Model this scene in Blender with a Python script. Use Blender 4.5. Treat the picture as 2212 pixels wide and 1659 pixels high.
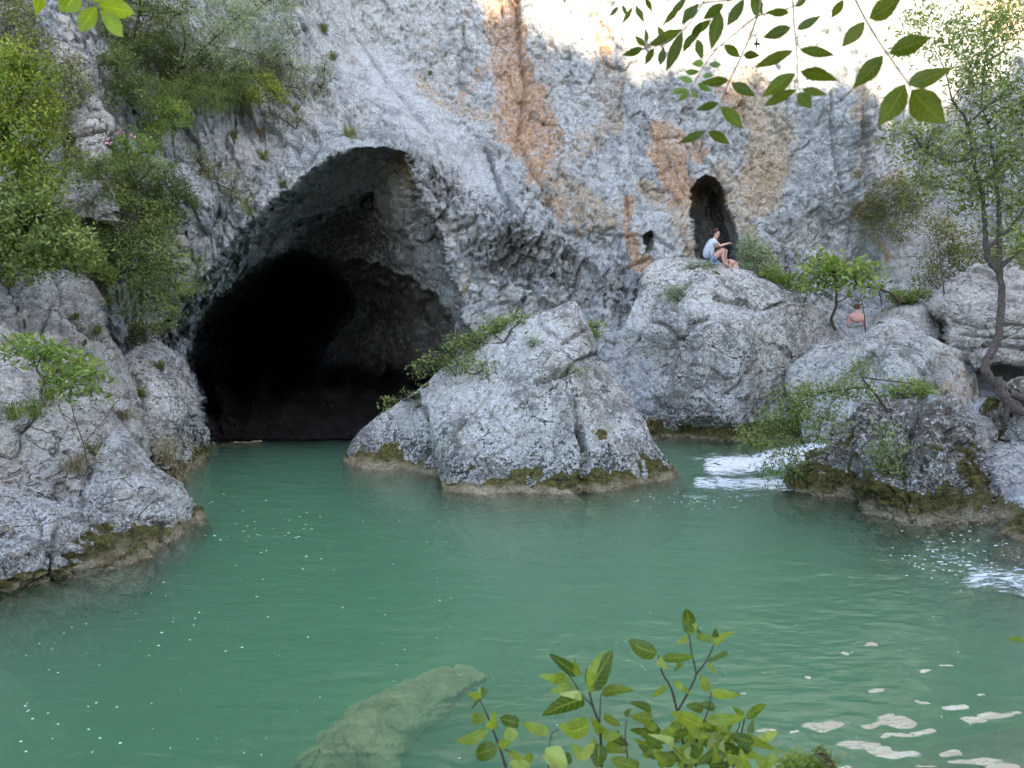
import bpy, bmesh, math, random
import numpy as np
from mathutils import Vector
from mathutils.bvhtree import BVHTree

LOD = 1.0
random.seed(7)
RNG = np.random.default_rng(11)
for o in list(bpy.data.objects):
    bpy.data.objects.remove(o, do_unlink=True)
SC = bpy.context.scene
COL = SC.collection

# ------------------------------------------------------------------ camera
FOC = 1600.0; CX = 1106.0; CY = 829.5; H = 3.0
TH = math.atan(149.5 / FOC)
cam = bpy.data.cameras.new("camera"); camo = bpy.data.objects.new("camera", cam); COL.objects.link(camo)
cam.sensor_width = 36; cam.lens = 36 * FOC / 2212; cam.clip_end = 2000; cam.clip_start = 0.02
camo.location = (0, 0, H); camo.rotation_euler = (math.pi / 2 - TH, 0, 0)
cam.dof.use_dof = True; cam.dof.focus_distance = 15; cam.dof.aperture_fstop = 9
SC.camera = camo

# ------------------------------------------------------------------ world, sun, exposure
SUN_EL = math.radians(34); SAZ = (0.50, -0.866)
SUN = np.array([SAZ[0] * math.cos(SUN_EL), SAZ[1] * math.cos(SUN_EL), math.sin(SUN_EL)])
w = bpy.data.worlds.new("World"); SC.world = w; w.use_nodes = True
nt = w.node_tree; nt.nodes.clear()
wo = nt.nodes.new("ShaderNodeOutputWorld"); bg = nt.nodes.new("ShaderNodeBackground"); sky = nt.nodes.new("ShaderNodeTexSky")
sky.sky_type = 'NISHITA'; sky.sun_disc = False; sky.sun_elevation = SUN_EL
sky.sun_rotation = math.atan2(SAZ[0], SAZ[1]); sky.air_density = 1.0; sky.dust_density = 1.6; sky.ozone_density = 1.0
bg.inputs[1].default_value = 0.15
nt.links.new(sky.outputs[0], bg.inputs[0]); nt.links.new(bg.outputs[0], wo.inputs[0])
sl = bpy.data.lights.new("sun", 'SUN'); slo = bpy.data.objects.new("sun", sl); COL.objects.link(slo)
sl.energy = 4.4; sl.angle = math.radians(0.5); sl.color = (1.0, 0.86, 0.68)
slo.rotation_euler = Vector(SUN).to_track_quat('Z', 'Y').to_euler()
slo.location = (10, -20, 40)
SC.view_settings.view_transform = 'Standard'; SC.view_settings.look = 'None'
SC.view_settings.exposure = 2.42; SC.view_settings.gamma = 1.0
cy = SC.cycles
cy.max_bounces = 5; cy.diffuse_bounces = 2; cy.glossy_bounces = 3; cy.transmission_bounces = 3
cy.volume_bounces = 2; cy.transparent_max_bounces = 8; cy.use_denoising = True
cy.use_adaptive_sampling = True; cy.adaptive_threshold = 0.005; cy.sample_clamp_indirect = 4
cy.caustics_reflective = False; cy.caustics_refractive = False

# ------------------------------------------------------------------ pixel <-> world helpers (2212 x 1659 photo pixels)
ct, st = math.cos(TH), math.sin(TH)
def P3(px, py, Y):
    px = np.asarray(px, float); py = np.asarray(py, float); Y = np.asarray(Y, float)
    u = (px - CX) / FOC; v = (CY - py) / FOC
    dy = ct + v * st; dz = v * ct - st
    t = Y / dy
    return np.stack([u * t, Y + 0 * t, H + dz * t], -1)
def pt(px, py, Y): return P3(px, py, Y).tolist()
def toPix(P):
    P = np.asarray(P, float); x = P[..., 0]; y = P[..., 1]; z = P[..., 2] - H
    d = y * ct - z * st; up = y * st + z * ct
    return CX + FOC * x / d, CY - FOC * up / d
def Yz(py, z=0.0):
    v = (CY - np.asarray(py, float)) / FOC
    return (z - H) * (ct + v * st) / (v * ct - st)
def sstep(a, b, x):
    t = np.clip((np.asarray(x, float) - a) / (b - a), 0, 1); return t * t * (3 - 2 * t)

# ------------------------------------------------------------------ numpy noise
_pr = np.random.default_rng(3)
PERM = _pr.permutation(256).astype(np.int32); PERM = np.concatenate([PERM, PERM, PERM])
GR = _pr.normal(size=(256, 3)); GR /= np.linalg.norm(GR, axis=1)[:, None]; GR = GR.astype(np.float32)
RV = _pr.random((256, 3)).astype(np.float32)
def _h(i, j, k): return PERM[PERM[PERM[i & 255] + (j & 255)] + (k & 255)]
def perlin(P):
    P = np.asarray(P, np.float32); I = np.floor(P).astype(np.int32); f = P - I
    u = f * f * f * (f * (f * 6 - 15) + 10)
    out = np.zeros(P.shape[0], np.float32)
    for a in (0, 1):
        for b in (0, 1):
            for c in (0, 1):
                g = GR[_h(I[:, 0] + a, I[:, 1] + b, I[:, 2] + c)]
                d = g[:, 0] * (f[:, 0] - a) + g[:, 1] * (f[:, 1] - b) + g[:, 2] * (f[:, 2] - c)
                out += d * (u[:, 0] if a else 1 - u[:, 0]) * (u[:, 1] if b else 1 - u[:, 1]) * (u[:, 2] if c else 1 - u[:, 2])
    return out * 1.5
def fbm(P, s, oct=4, gain=0.5, ridged=False, off=0.0):
    P = np.asarray(P, np.float32) * s + off
    out = 0; a = 1.0; tot = 0
    for i in range(oct):
        n = perlin(P)
        if ridged: n = 1 - 2 * np.abs(n)
        out = out + a * n; tot += a; a *= gain; P = P * 2.03 + 17.3
    return out / tot
def worley(P):
    P = np.asarray(P, np.float32); I = np.floor(P).astype(np.int32)
    n = P.shape[0]; d1 = np.full(n, 9., np.float32); d2 = np.full(n, 9., np.float32); idx = np.zeros(n, np.int32)
    for a in (-1, 0, 1):
        for b in (-1, 0, 1):
            for c in (-1, 0, 1):
                h = _h(I[:, 0] + a, I[:, 1] + b, I[:, 2] + c); q = RV[h]
                dx = I[:, 0] + a + q[:, 0] - P[:, 0]; dy = I[:, 1] + b + q[:, 1] - P[:, 1]; dz = I[:, 2] + c + q[:, 2] - P[:, 2]
                d = dx * dx + dy * dy + dz * dz
                m = d < d1
                d2 = np.where(m, d1, np.minimum(d2, d)); idx = np.where(m, h, idx); d1 = np.where(m, d, d1)
    return np.sqrt(d1), np.sqrt(d2), idx
def plates(P, s, st3=(1, 1, 1), tilt=0.6):
    """broken plate relief: each cell has its own height, cracks between the cells"""
    Q = np.asarray(P, np.float32) * np.array(st3, np.float32)
    W = np.stack([fbm(Q, s * .9, 2, off=5), fbm(Q, s * .9, 2, off=31), fbm(Q, s * .9, 2, off=77)], -1)
    d1, d2, idx = worley(Q * s + W * .6)
    v = RV[idx]
    return (v[:, 0] - .5) + tilt * (v[:, 1] - .5) * d1, d2 - d1

def rbf(ctrl):
    C = np.array([c[:2] for c in ctrl], float) / 500; V = np.array([c[2] for c in ctrl], float)
    n = len(C)
    def phi(r): return -np.sqrt(r * r + .012)
    A = np.zeros((n + 3, n + 3)); A[:n, :n] = phi(np.linalg.norm(C[:, None] - C[None], axis=2)) ; A[:n, :n] += np.eye(n) * 1e-4
    A[:n, n] = 1; A[:n, n + 1:] = C; A[n, :n] = 1; A[n + 1:, :n] = C.T
    W = np.linalg.solve(A, np.concatenate([V, [0, 0, 0]]))
    def f(px, py):
        Q = np.stack([px, py], -1).astype(float) / 500; sh = Q.shape[:-1]; Q = Q.reshape(-1, 2); out = np.empty(len(Q))
        for i in range(0, len(Q), 100000):
            q = Q[i:i + 100000]
            out[i:i + 100000] = phi(np.linalg.norm(q[:, None] - C[None], axis=2)) @ W[:n] + W[n] + q @ W[n + 1:]
        return out.reshape(sh)
    return f
def seg_dist(px, py, pts):
    d = np.full(px.shape, 1e9); 
    for (a, b) in zip(pts[:-1], pts[1:]):
        ax, ay = a[:2]; bx, by = b[:2]; vx, vy = bx - ax, by - ay
        t = np.clip(((px - ax) * vx + (py - ay) * vy) / (vx * vx + vy * vy + 1e-9), 0, 1)
        d = np.minimum(d, np.hypot(px - ax - t * vx, py - ay - t * vy))
    return d
def inside(px, py, poly):
    r = np.zeros(px.shape, bool); n = len(poly)
    for i in range(n):
        x1, y1 = poly[i]; x2, y2 = poly[(i + 1) % n]
        if y1 == y2: continue
        c = ((y1 > py) != (y2 > py)) & (px < (x2 - x1) * (py - y1) / (y2 - y1) + x1)
        r ^= c
    return r
def sdist(px, py, poly):
    d = seg_dist(px, py, list(poly) + [poly[0]])
    return np.where(inside(px, py, poly), d, -d)

# ------------------------------------------------------------------ mesh helpers
def mk_mesh(name, V, faces, mat=None, smooth=True):
    """faces: (n,k) int array or list of such arrays (k may differ)"""
    V = np.asarray(V, np.float32)
    fl = faces if isinstance(faces, list) else [faces]
    fl = [np.asarray(f, np.int32) for f in fl if len(f)]
    me = bpy.data.meshes.new(name)
    me.vertices.add(len(V)); me.vertices.foreach_set("co", V.ravel())
    li = np.concatenate([f.ravel() for f in fl]); tot = np.concatenate([np.full(len(f), f.shape[1], np.int32) for f in fl])
    st_ = np.concatenate([[0], np.cumsum(tot)[:-1]]).astype(np.int32)
    me.loops.add(len(li)); me.loops.foreach_set("vertex_index", li)
    me.polygons.add(len(tot)); me.polygons.foreach_set("loop_start", st_); me.polygons.foreach_set("loop_total", tot)
    me.update(calc_edges=True)
    if smooth: me.polygons.foreach_set("use_smooth", np.ones(len(tot), bool))
    if mat: me.materials.append(mat)
    me.validate()
    return me
def link(name, me, parent=None, loc=None):
    o = bpy.data.objects.new(name, me); COL.objects.link(o)
    if loc is not None: o.location = loc
    if parent: o.parent = parent
    return o
def empty(name, loc):
    o = bpy.data.objects.new(name, None); o.empty_display_size = .2; o.location = loc; COL.objects.link(o); return o
def tag(o, label=None, cat=None, group=None, kind=None):
    if label: o["label"] = label
    if cat: o["category"] = cat
    if group: o["group"] = group
    if kind: o["kind"] = kind
    return o
def fattr(me, name, arr):
    a = me.attributes.new(name, 'FLOAT', 'POINT'); a.data.foreach_set("value", np.asarray(arr, np.float32))
def vnormals(me):
    n = np.empty(len(me.vertices) * 3, np.float32); me.vertices.foreach_get("normal", n); return n.reshape(-1, 3)
def vco(me):
    n = np.empty(len(me.vertices) * 3, np.float32); me.vertices.foreach_get("co", n); return n.reshape(-1, 3)
def set_co(me, V): me.vertices.foreach_set("co", np.asarray(V, np.float32).ravel()); me.update()
def gridfaces(nr, nc, wrap=False):
    i = np.arange(nr - 1)[:, None]; j = np.arange(nc if wrap else nc - 1)[None]
    a = i * nc + j; b = i * nc + (j + 1) % nc; c = (i + 1) * nc + (j + 1) % nc; d = (i + 1) * nc + j
    return np.stack([a + 0 * b, b, c, d], -1).reshape(-1, 4)
SOLIDS = []   # (name, BVH) for planting
def bvh_of(V, faces):
    return BVHTree.FromPolygons([Vector(v) for v in V.tolist()], [tuple(f) for f in faces.tolist()])
def hit(px, py, only=None):
    d = P3(px, py, 10.) - np.array([0, 0, H]); d /= np.linalg.norm(d); best = None
    for nm, b in SOLIDS:
        if only and nm not in only: continue
        r = b.ray_cast(Vector((0, 0, H)), Vector(d))
        if r[0] is not None and (best is None or r[3] < best[1]): best = (r[0], r[3], r[1], nm)
    return best
def hitY(px, py, default=20., only=None):
    h = hit(px, py, only); return h[0].y if h else default

# ------------------------------------------------------------------ materials
class NT:
    def __init__(s, name):
        s.m = bpy.data.materials.new(name); s.m.use_nodes = True; s.t = s.m.node_tree; s.t.nodes.clear()
        s.out = s.n("ShaderNodeOutputMaterial")
    def n(s, ty, **kw):
        x = s.t.nodes.new(ty)
        for k, v in kw.items():
            if k.startswith("i_"):
                x.inputs[k[2:].replace("_", " ")].default_value = v
            else: setattr(x, k, v)
        return x
    def l(s, a, b): s.t.links.new(a, b)
    def pos(s):
        if not hasattr(s, "_p"): s._p = s.n("ShaderNodeNewGeometry").outputs["Position"]
        return s._p
    def noise(s, scale, detail=4, rough=.55, stretch=None, dist=0, vec=None):
        x = s.n("ShaderNodeTexNoise"); x.inputs["Scale"].default_value = scale; x.inputs["Detail"].default_value = detail
        x.inputs["Roughness"].default_value = rough; x.inputs["Distortion"].default_value = dist
        v = vec or s.pos()
        if stretch:
            mp = s.n("ShaderNodeMapping"); mp.inputs["Scale"].default_value = stretch; s.l(v, mp.inputs[0]); v = mp.outputs[0]
        s.l(v, x.inputs["Vector"]); return x.outputs["Fac"]
    def vor(s, scale, feature='F1', stretch=None, out="Distance"):
        x = s.n("ShaderNodeTexVoronoi"); x.feature = feature; x.inputs["Scale"].default_value = scale
        v = s.pos()
        if stretch:
            mp = s.n("ShaderNodeMapping"); mp.inputs["Scale"].default_value = stretch; s.l(v, mp.inputs[0]); v = mp.outputs[0]
        s.l(v, x.inputs["Vector"]); return x.outputs[out]
    def ramp(s, fac, a, b, lo=0., hi=1.):
        x = s.n("ShaderNodeMapRange"); x.inputs["From Min"].default_value = a; x.inputs["From Max"].default_value = b
        x.inputs["To Min"].default_value = lo; x.inputs["To Max"].default_value = hi; x.interpolation_type = 'SMOOTHSTEP'
        s.l(fac, x.inputs["Value"]); return x.outputs["Result"]
    def math(s, op, a, b=None, clamp=False):
        x = s.n("ShaderNodeMath"); x.operation = op; x.use_clamp = clamp
        for i, v in enumerate((a, b)):
            if v is None: continue
            if isinstance(v, (int, float)): x.inputs[i].default_value = v
            else: s.l(v, x.inputs[i])
        return x.outputs[0]
    def mix(s, fac, a, b, blend='MIX'):
        x = s.n("ShaderNodeMix"); x.data_type = 'RGBA'; x.blend_type = blend
        for sock, v in ((x.inputs[0], fac), (x.inputs[6], a), (x.inputs[7], b)):
            if isinstance(v, (int, float)): sock.default_value = v
            elif isinstance(v, (tuple, list)): sock.default_value = (*v[:3], 1)
            else: s.l(v, sock)
        return x.outputs[2]
    def attr(s, name, out="Fac"):
        x = s.n("ShaderNodeAttribute"); x.attribute_name = name; return x.outputs[out]

def rock_mat(name, base=(.36, .35, .34), dark=(.2, .195, .19), white=.45, black=.5, pits=0., warm=.25, fine=1.0, flake=0.5, vstreak=0., cracked=1.0):
    m = NT(name)
    big = m.noise(.45, 2, .6); mid = m.noise(2.6, 4, .65); sm = m.noise(11, 3, .7)
    c = m.mix(m.ramp(m.math('ADD', big, m.math('MULTIPLY', m.math('SUBTRACT', mid, .5), .5)), .40, .58), dark, base)
    c = m.mix(m.ramp(mid, .38, .66), c, tuple(min(1, x * 1.25) for x in base))
    wn = m.noise(1.1, 2, .6, stretch=(1, 1, .6))
    c = m.mix(m.math('MULTIPLY', m.ramp(wn, .5, .72), warm), c, (.5, .44, .35))
    if vstreak:
        vs = m.noise(3.0, 3, .6, stretch=(1.6, 1.6, .16))
        c = m.mix(m.math('MULTIPLY', m.ramp(vs, .52, .68), vstreak), c, (.13, .125, .13))
    # stains and painted cave shade (vertex data drives where they are)
    sn = m.noise(4.2, 4, .72, stretch=(1.8, 1.8, .8))
    och = m.ramp(m.math('ADD', m.attr("ochre"), m.math('MULTIPLY', m.math('SUBTRACT', sn, .5), 1.5)), .42, .62)
    c = m.mix(m.math('MULTIPLY', och, .9), c, m.mix(m.ramp(sm, .3, .7), (.42, .32, .20), (.58, .47, .33)))
    sn2 = sn
    orr = m.ramp(m.math('ADD', m.attr("orange"), m.math('MULTIPLY', m.math('SUBTRACT', sn2, .5), 1.4)), .42, .62)
    c = m.mix(m.math('MULTIPLY', orr, .9), c, m.mix(m.ramp(sm, .3, .7), (.44, .24, .13), (.60, .40, .24)))
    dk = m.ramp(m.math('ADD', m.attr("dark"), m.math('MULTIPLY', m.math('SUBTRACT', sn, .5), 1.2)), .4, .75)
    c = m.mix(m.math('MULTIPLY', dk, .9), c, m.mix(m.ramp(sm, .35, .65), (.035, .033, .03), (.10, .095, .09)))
    cave_shade = m.attr("cave_shade")
    wv = m.n("ShaderNodeTexNoise"); wv.inputs["Scale"].default_value = 1.7; wv.inputs["Detail"].default_value = 3; m.l(m.pos(), wv.inputs["Vector"])
    vm = m.n("ShaderNodeVectorMath"); vm.operation = 'MULTIPLY_ADD'; m.l(wv.outputs["Color"], vm.inputs[0]); vm.inputs[1].default_value = (1.1, 1.1, .8); m.l(m.pos(), vm.inputs[2])
    mpv = m.n("ShaderNodeMapping"); mpv.inputs["Rotation"].default_value = (.3, .5, .2); mpv.inputs["Scale"].default_value = (1.0, .8, 1.7); m.l(vm.outputs[0], mpv.inputs[0])
    vc = m.n("ShaderNodeTexVoronoi"); vc.feature = 'DISTANCE_TO_EDGE'; vc.inputs["Scale"].default_value = .95; m.l(mpv.outputs[0], vc.inputs["Vector"])
    crk = m.math('MULTIPLY', m.ramp(vc.outputs["Distance"], .022, .004), m.ramp(mid, .42, .56)); c = m.mix(m.math('MULTIPLY', crk, .75 * cracked), c, (.06, .055, .05))
    # lichens
    l1 = m.noise(10, 4, .75); patch = big
    wm = m.ramp(m.math('ADD', l1, m.math('MULTIPLY', m.math('SUBTRACT', patch, .5), .35)), .54, .58)
    c = m.mix(m.math('MULTIPLY', wm, white), c, (.62, .62, .6))
    l2 = m.noise(15, 4, .78); patch2 = mid
    bm_ = m.ramp(m.math('ADD', m.math('ADD', l2, m.math('MULTIPLY', m.math('SUBTRACT', patch2, .5), .5)), m.math('MULTIPLY', m.attr("blk"), .1)), .585, .635)
    c = m.mix(m.math('MULTIPLY', bm_, black), c, (.045, .043, .04))
    if pits:
        pv = m.vor(16); c = m.mix(m.math('MULTIPLY', m.ramp(pv, .22, .12), pits), c, (.06, .055, .05))
    # moss and the damp beige band by the water
    moss = m.attr("moss")
    mo = m.mix(m.ramp(sm, .35, .65), (.05, .045, .014), (.15, .13, .035))
    c = m.mix(m.ramp(m.math('ADD', moss, m.math('MULTIPLY', m.math('SUBTRACT', sm, .5), 1.3)), .42, .6), c, mo)
    wet = m.attr("wet")
    c = m.mix(m.math('MULTIPLY', wet, .85), c, m.mix(m.ramp(mid, .35, .65), (.22, .17, .09), (.42, .35, .23)))
    gr = m.noise(36, 3, .7); c = m.mix(1.0, c, m.mix(m.ramp(gr, .32, .68), (.66, .65, .64), (1.2, 1.2, 1.2)), 'MULTIPLY')
    c = m.mix(m.math('MULTIPLY', cave_shade, .95, clamp=True), c, (.009, .008, .007))
    b = m.n("ShaderNodeBsdfPrincipled"); m.l(c, b.inputs["Base Color"])
    b.inputs["Roughness"].default_value = .88; m.l(m.math('SUBTRACT', .25, m.math('MULTIPLY', cave_shade, .22)), b.inputs["Specular IOR Level"])
    hgt = m.math('MULTIPLY', m.noise(8, 5, .78), .085 * fine)
    q9 = m.noise(5.5, 3, .62, stretch=(1, 1, .75)); stp = m.math('MULTIPLY', q9, 9.0); fr9 = m.math('FRACT', stp); stp = m.math('ADD', m.math('FLOOR', stp), m.ramp(fr9, 0, .22))
    hgt = m.math('ADD', hgt, m.math('MULTIPLY', stp, .03 * (.35 + flake)))
    if flake > .9: hgt = m.math('ADD', hgt, m.math('MULTIPLY', m.vor(7, 'F1', out="Distance", stretch=(1, 1, .7)), .05 * flake))
    if pits: hgt = m.math('ADD', hgt, m.math('MULTIPLY', m.ramp(pv, .1, .3), .012 * pits))
    hgt = m.math('SUBTRACT', hgt, m.math('MULTIPLY', crk, .035 * cracked))
    bu = m.n("ShaderNodeBump"); bu.inputs["Strength"].default_value = 1.0; bu.inputs["Distance"].default_value = 1.0
    m.l(hgt, bu.inputs["Height"]); m.l(bu.outputs[0], b.inputs["Normal"])
    m.l(b.outputs[0], m.out.inputs[0]); return m.m

M_CLIFF = rock_mat("cliff_limestone", base=(.475, .492, .485), dark=(.30, .31, .308), white=.5, black=.35, warm=.3, flake=1.0, vstreak=.25, cracked=.5)
M_BOULDER = rock_mat("boulder_limestone", base=(.47, .455, .41), dark=(.185, .178, .155), white=.8, black=.9, warm=.45, vstreak=.35, flake=.12, fine=.6)
M_PITTED = rock_mat("pitted_limestone", base=(.475, .455, .41), dark=(.225, .21, .185), white=.85, black=.6, pits=.85, warm=.4, flake=.2)
M_PALE = rock_mat("pale_limestone", base=(.495, .46, .405), dark=(.27, .25, .22), white=.4, black=.45, warm=.5, flake=.3)
M_WET = rock_mat("mossy_limestone", base=(.38, .34, .29), dark=(.13, .11, .085), white=1.0, black=.8, warm=.4, flake=.3, pits=.4)

def simple(name, col, rough=.8, col2=None, nscale=20, bump=0., spec=.3):
    m = NT(name); b = m.n("ShaderNodeBsdfPrincipled")
    n = m.noise(nscale, 5, .65)
    c = m.mix(m.ramp(n, .35, .65), col, col2 or tuple(x * .8 for x in col))
    m.l(c, b.inputs["Base Color"]); b.inputs["Roughness"].default_value = rough; b.inputs["Specular IOR Level"].default_value = spec
    if bump:
        bu = m.n("ShaderNodeBump"); bu.inputs["Strength"].default_value = 1; bu.inputs["Distance"].default_value = bump
        m.l(n, bu.inputs["Height"]); m.l(bu.outputs[0], b.inputs["Normal"])
    m.l(b.outputs[0], m.out.inputs[0]); return m.m
def leaf_mat(name, c1, c2, c3=None, trans=.45, rough=.45, veins=False, brown=0.):
    """leaf colour varies from leaf to leaf through the face attribute 'hue'"""
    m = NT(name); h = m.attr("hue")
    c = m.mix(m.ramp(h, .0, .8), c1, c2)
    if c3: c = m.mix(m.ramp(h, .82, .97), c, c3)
    vein = m.noise(60, 1, .6); c = m.mix(m.math('MULTIPLY', m.ramp(vein, .45, .7), .3), c, tuple(x * .55 for x in c1))
    d = m.n("ShaderNodeBsdfPrincipled")
    if veins:
        lu = m.attr("lu"); lt = m.attr("lt"); vf = m.math('FRACT', m.math('SUBTRACT', m.math('MULTIPLY', lt, 7.), m.math('MULTIPLY', lu, 1.3)))
        vl = m.math('MAXIMUM', m.ramp(m.math('ABSOLUTE', m.math('SUBTRACT', vf, .5)), .10, .02), m.ramp(lu, .16, .03))
        c = m.mix(m.math('MULTIPLY', vl, .35), c, tuple(min(1, x * 1.5 + .03) for x in c2))
        if brown:
            bn = m.noise(55, 4, .7); bm2 = m.ramp(m.math('ADD', m.math('ADD', bn, m.math('MULTIPLY', lt, .16)), m.math('MULTIPLY', lu, .06)), .70 - brown, .76 - brown); c = m.mix(bm2, c, (.14, .06, .015))
        bu = m.n("ShaderNodeBump"); bu.inputs["Strength"].default_value = .6; bu.inputs["Distance"].default_value = .002; m.l(vl, bu.inputs["Height"]); m.l(bu.outputs[0], d.inputs["Normal"])
    m.l(c, d.inputs["Base Color"]); d.inputs["Roughness"].default_value = rough
    d.inputs["Specular IOR Level"].default_value = .35
    t = m.n("ShaderNodeBsdfTranslucent"); m.l(m.mix(1.0, c, (1.0, 1.0, .45), 'MULTIPLY'), t.inputs[0])
    mx = m.n("ShaderNodeMixShader"); mx.inputs[0].default_value = trans; m.l(d.outputs[0], mx.inputs[1]); m.l(t.outputs[0], mx.inputs[2])
    m.l(mx.outputs[0], m.out.inputs[0]); return m.m
M_SUNK = simple("algae_coated_stone", (.48, .45, .22), .9, (.30, .28, .13), 3, .05)
L_SUN_PAINT = leaf_mat("leaf_painted_sun", (.26, .36, .02), (.50, .60, .04), trans=.55, veins=True)  # brighter copy of the ash leaf, sunlight put into its colour
M_BARK = simple("grey_bark", (.16, .13, .11), .9, (.07, .055, .045), 30, .01)
M_TWIG = simple("dark_twig", (.09, .065, .045), .85, (.05, .035, .03), 30)
M_DRY = simple("dry_stem", (.33, .26, .18), .85, (.22, .17, .11), 30)
L_OLIVE = leaf_mat("leaf_olive", (.11, .13, .045), (.30, .32, .13), (.46, .42, .15))
L_GREEN = leaf_mat("leaf_green", (.11, .16, .045), (.32, .40, .13), (.50, .52, .16))
L_BRIGHT = leaf_mat("leaf_bright", (.13, .23, .04), (.33, .43, .10), (.46, .48, .12))
L_YELLOW = leaf_mat("leaf_yellow", (.12, .175, .03), (.36, .44, .07), (.55, .50, .08))
L_GREY = leaf_mat("leaf_grey_green", (.18, .24, .14), (.46, .54, .38), (.55, .58, .3))
L_DARK = leaf_mat("leaf_dark", (.07, .11, .03), (.20, .26, .08), (.32, .35, .10))
L_ASH = leaf_mat("leaf_ash", (.08, .12, .008), (.16, .20, .015), (.30, .36, .03), trans=.5, rough=.5, veins=True)
L_BANK = leaf_mat("leaf_bank_shrub", (.07, .125, .015), (.33, .42, .05), (.50, .58, .20), trans=.45, rough=.35, veins=True, brown=.0)
L_GRASS = leaf_mat("grass_blade", (.16, .19, .07), (.36, .36, .17), (.5, .45, .28))
L_DRY = leaf_mat("dry_grass_blade", (.26, .22, .13), (.40, .34, .2), (.5, .42, .28), trans=.2)

def finish_rock(me, V, pix, moss=0.35, wet=0.12, extra=None, mossn=.25):
    z = V[:, 2]; n = fbm(V, 1.6, 4); n2 = fbm(V, 4, 3, off=9)
    mh = moss * (1 + n * 2.6)
    fattr(me, "moss", (1 - sstep(mh * .55, mh * 1.1 + .02, z)) * .9 + n2 * mossn * (z < moss * 2.2))
    fattr(me, "wet", 1 - sstep(wet * .4, wet * (1.25 + 1.6 * n2 + .8 * n), z))
    fattr(me, "blk", (1 - sstep(moss * 1.0, moss * 3.2 + .1, z)) * 1.0)
    for k, a in (extra or {}).items(): fattr(me, k, a)

# ------------------------------------------------------------------ the cliff with its cave
CAVE = [(338, 712), (392, 640), (440, 598), (500, 520), (552, 470), (610, 415), (670, 372), (715, 338), (760, 321), (830, 317), (880, 330), (900, 352),
        (903, 392), (915, 440), (945, 480), (958, 530), (975, 580), (992, 640), (1003, 690), (1020, 735), (1060, 800), (1090, 952), (1080, 1100), (440, 1100), (436, 950), (420, 850), (385, 790), (350, 745)]
HOLE = [(388, 800), (402, 735), (432, 672), (478, 625), (540, 575), (590, 548), (625, 536), (668, 545), (715, 575), (752, 610), (772, 650), (762, 690), (712, 745),
        (680, 800), (650, 850), (622, 900), (610, 960), (600, 1100), (448, 1100), (440, 950), (428, 870)]
RIGHTIN = [(712, 560), (790, 565), (880, 590), (950, 640), (985, 700), (1010, 760), (1060, 820), (1080, 1100), (500, 1100), (560, 880), (620, 780), (690, 690), (700, 620)]
NICHE = [(1493, 575), (1492, 520), (1490, 470), (1493, 420), (1505, 390), (1526, 378), (1548, 386), (1564, 410), (1572, 438), (1584, 468), (1592, 505), (1598, 545), (1600, 620), (1493, 620)]
NICHE2 = [(1391, 548), (1390, 520), (1396, 503), (1410, 498), (1412, 520), (1404, 548)]
DC = [(-1000, -700, 17), (-1000, 300, 11), (-1000, 900, 8), (-1000, 1150, 7), (0, -900, 22), (0, -200, 17), (0, 0, 15.2), (0, 300, 13.8), (0, 560, 13.0), (0, 900, 11.8), (0, 1150, 9.8),
      (200, -200, 19), (200, 0, 17), (200, 300, 15.2), (200, 600, 14.6), (250, 760, 14.8), (300, 1000, 14.5), (400, 0, 19.0), (400, 200, 17.8), (400, 400, 16.6), (400, 600, 16.2), (340, 700, 16.2),
      (420, 830, 16.6), (440, 960, 16.4), (430, 1150, 13.5), (600, -900, 26), (600, -200, 22), (600, 0, 20.5), (600, 200, 19.2), (600, 350, 18.2), (520, 480, 17.3), (690, 330, 18.1), (640, 60, 20.0), (690, 180, 20.0),
      (760, 80, 21.6), (860, 180, 21.4), (800, 250, 19.9), (830, 305, 18.9), (905, 340, 19.2), (1000, 360, 20.4), (960, 480, 19.4), (1000, 600, 19.4), (1015, 730, 19.2), (1010, 950, 18.1), (700, 950, 18.1), (700, 1150, 16.5),
      (1000, 1150, 16.5), (1140, 490, 19.3), (1110, 560, 19.8), (1200, 560, 20.1), (1250, 640, 19.9), (1200, 800, 19.0), (1250, 950, 18.1), (1050, 200, 22.3), (1200, 300, 22.2), (1200, 0, 23.5), (1100, -200, 24.2), (1200, -900, 27),
      (1500, -200, 25), (1500, 0, 24.2), (1500, 300, 22.8), (1330, 450, 21.4), (1470, 520, 21.5), (1380, 620, 20.1), (1330, 720, 19.4), (1400, 900, 18.3), (1450, 950, 18.0), (1450, 1150, 16.2), (1500, 600, 21.6),
      (1600, 550, 22.0), (1700, 500, 22.7), (1700, 620, 22.4), (1720, 300, 23.4), (1850, 250, 23.0), (1855, 400, 23.1), (1920, 300, 24.4), (1920, 560, 24.3), (1900, -200, 26), (2000, -900, 29), (2212, 0, 27), (2212, 300, 26), (2212, 560, 25),
      (2100, 640, 24.6), (1900, 660, 23.6), (1780, 680, 22.3), (1900, 720, 22.0), (2050, 740, 21.2), (1750, 800, 19.5), (1900, 840, 18.6), (2050, 840, 18.6), (2212, 760, 22.0), (2212, 830, 19.6), (2212, 950, 14.8), (2212, 1100, 11.0), (2212, 1250, 8.7), (2000, 950, 16.6), (1950, 1060, 13.4),
      (1750, 950, 17.3), (1600, 960, 17.3), (1700, 1150, 13.8), (2000, 1150, 11.6), (-1500, -1500, 22), (-1500, 0, 10), (-1500, 1420, 6), (600, -1500, 29), (1600, -1500, 30), (2600, -1500, 29), (3600, -1500, 27), (3600, 0, 19), (3600, 1420, 6), (0, 1420, 8.5), (700, 1420, 14), (1500, 1420, 12), (2212, 1420, 8.2), (2800, -700, 24), (2900, 200, 21), (3000, 700, 17), (3000, 1000, 10.5), (2900, 1250, 7.5)]
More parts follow.
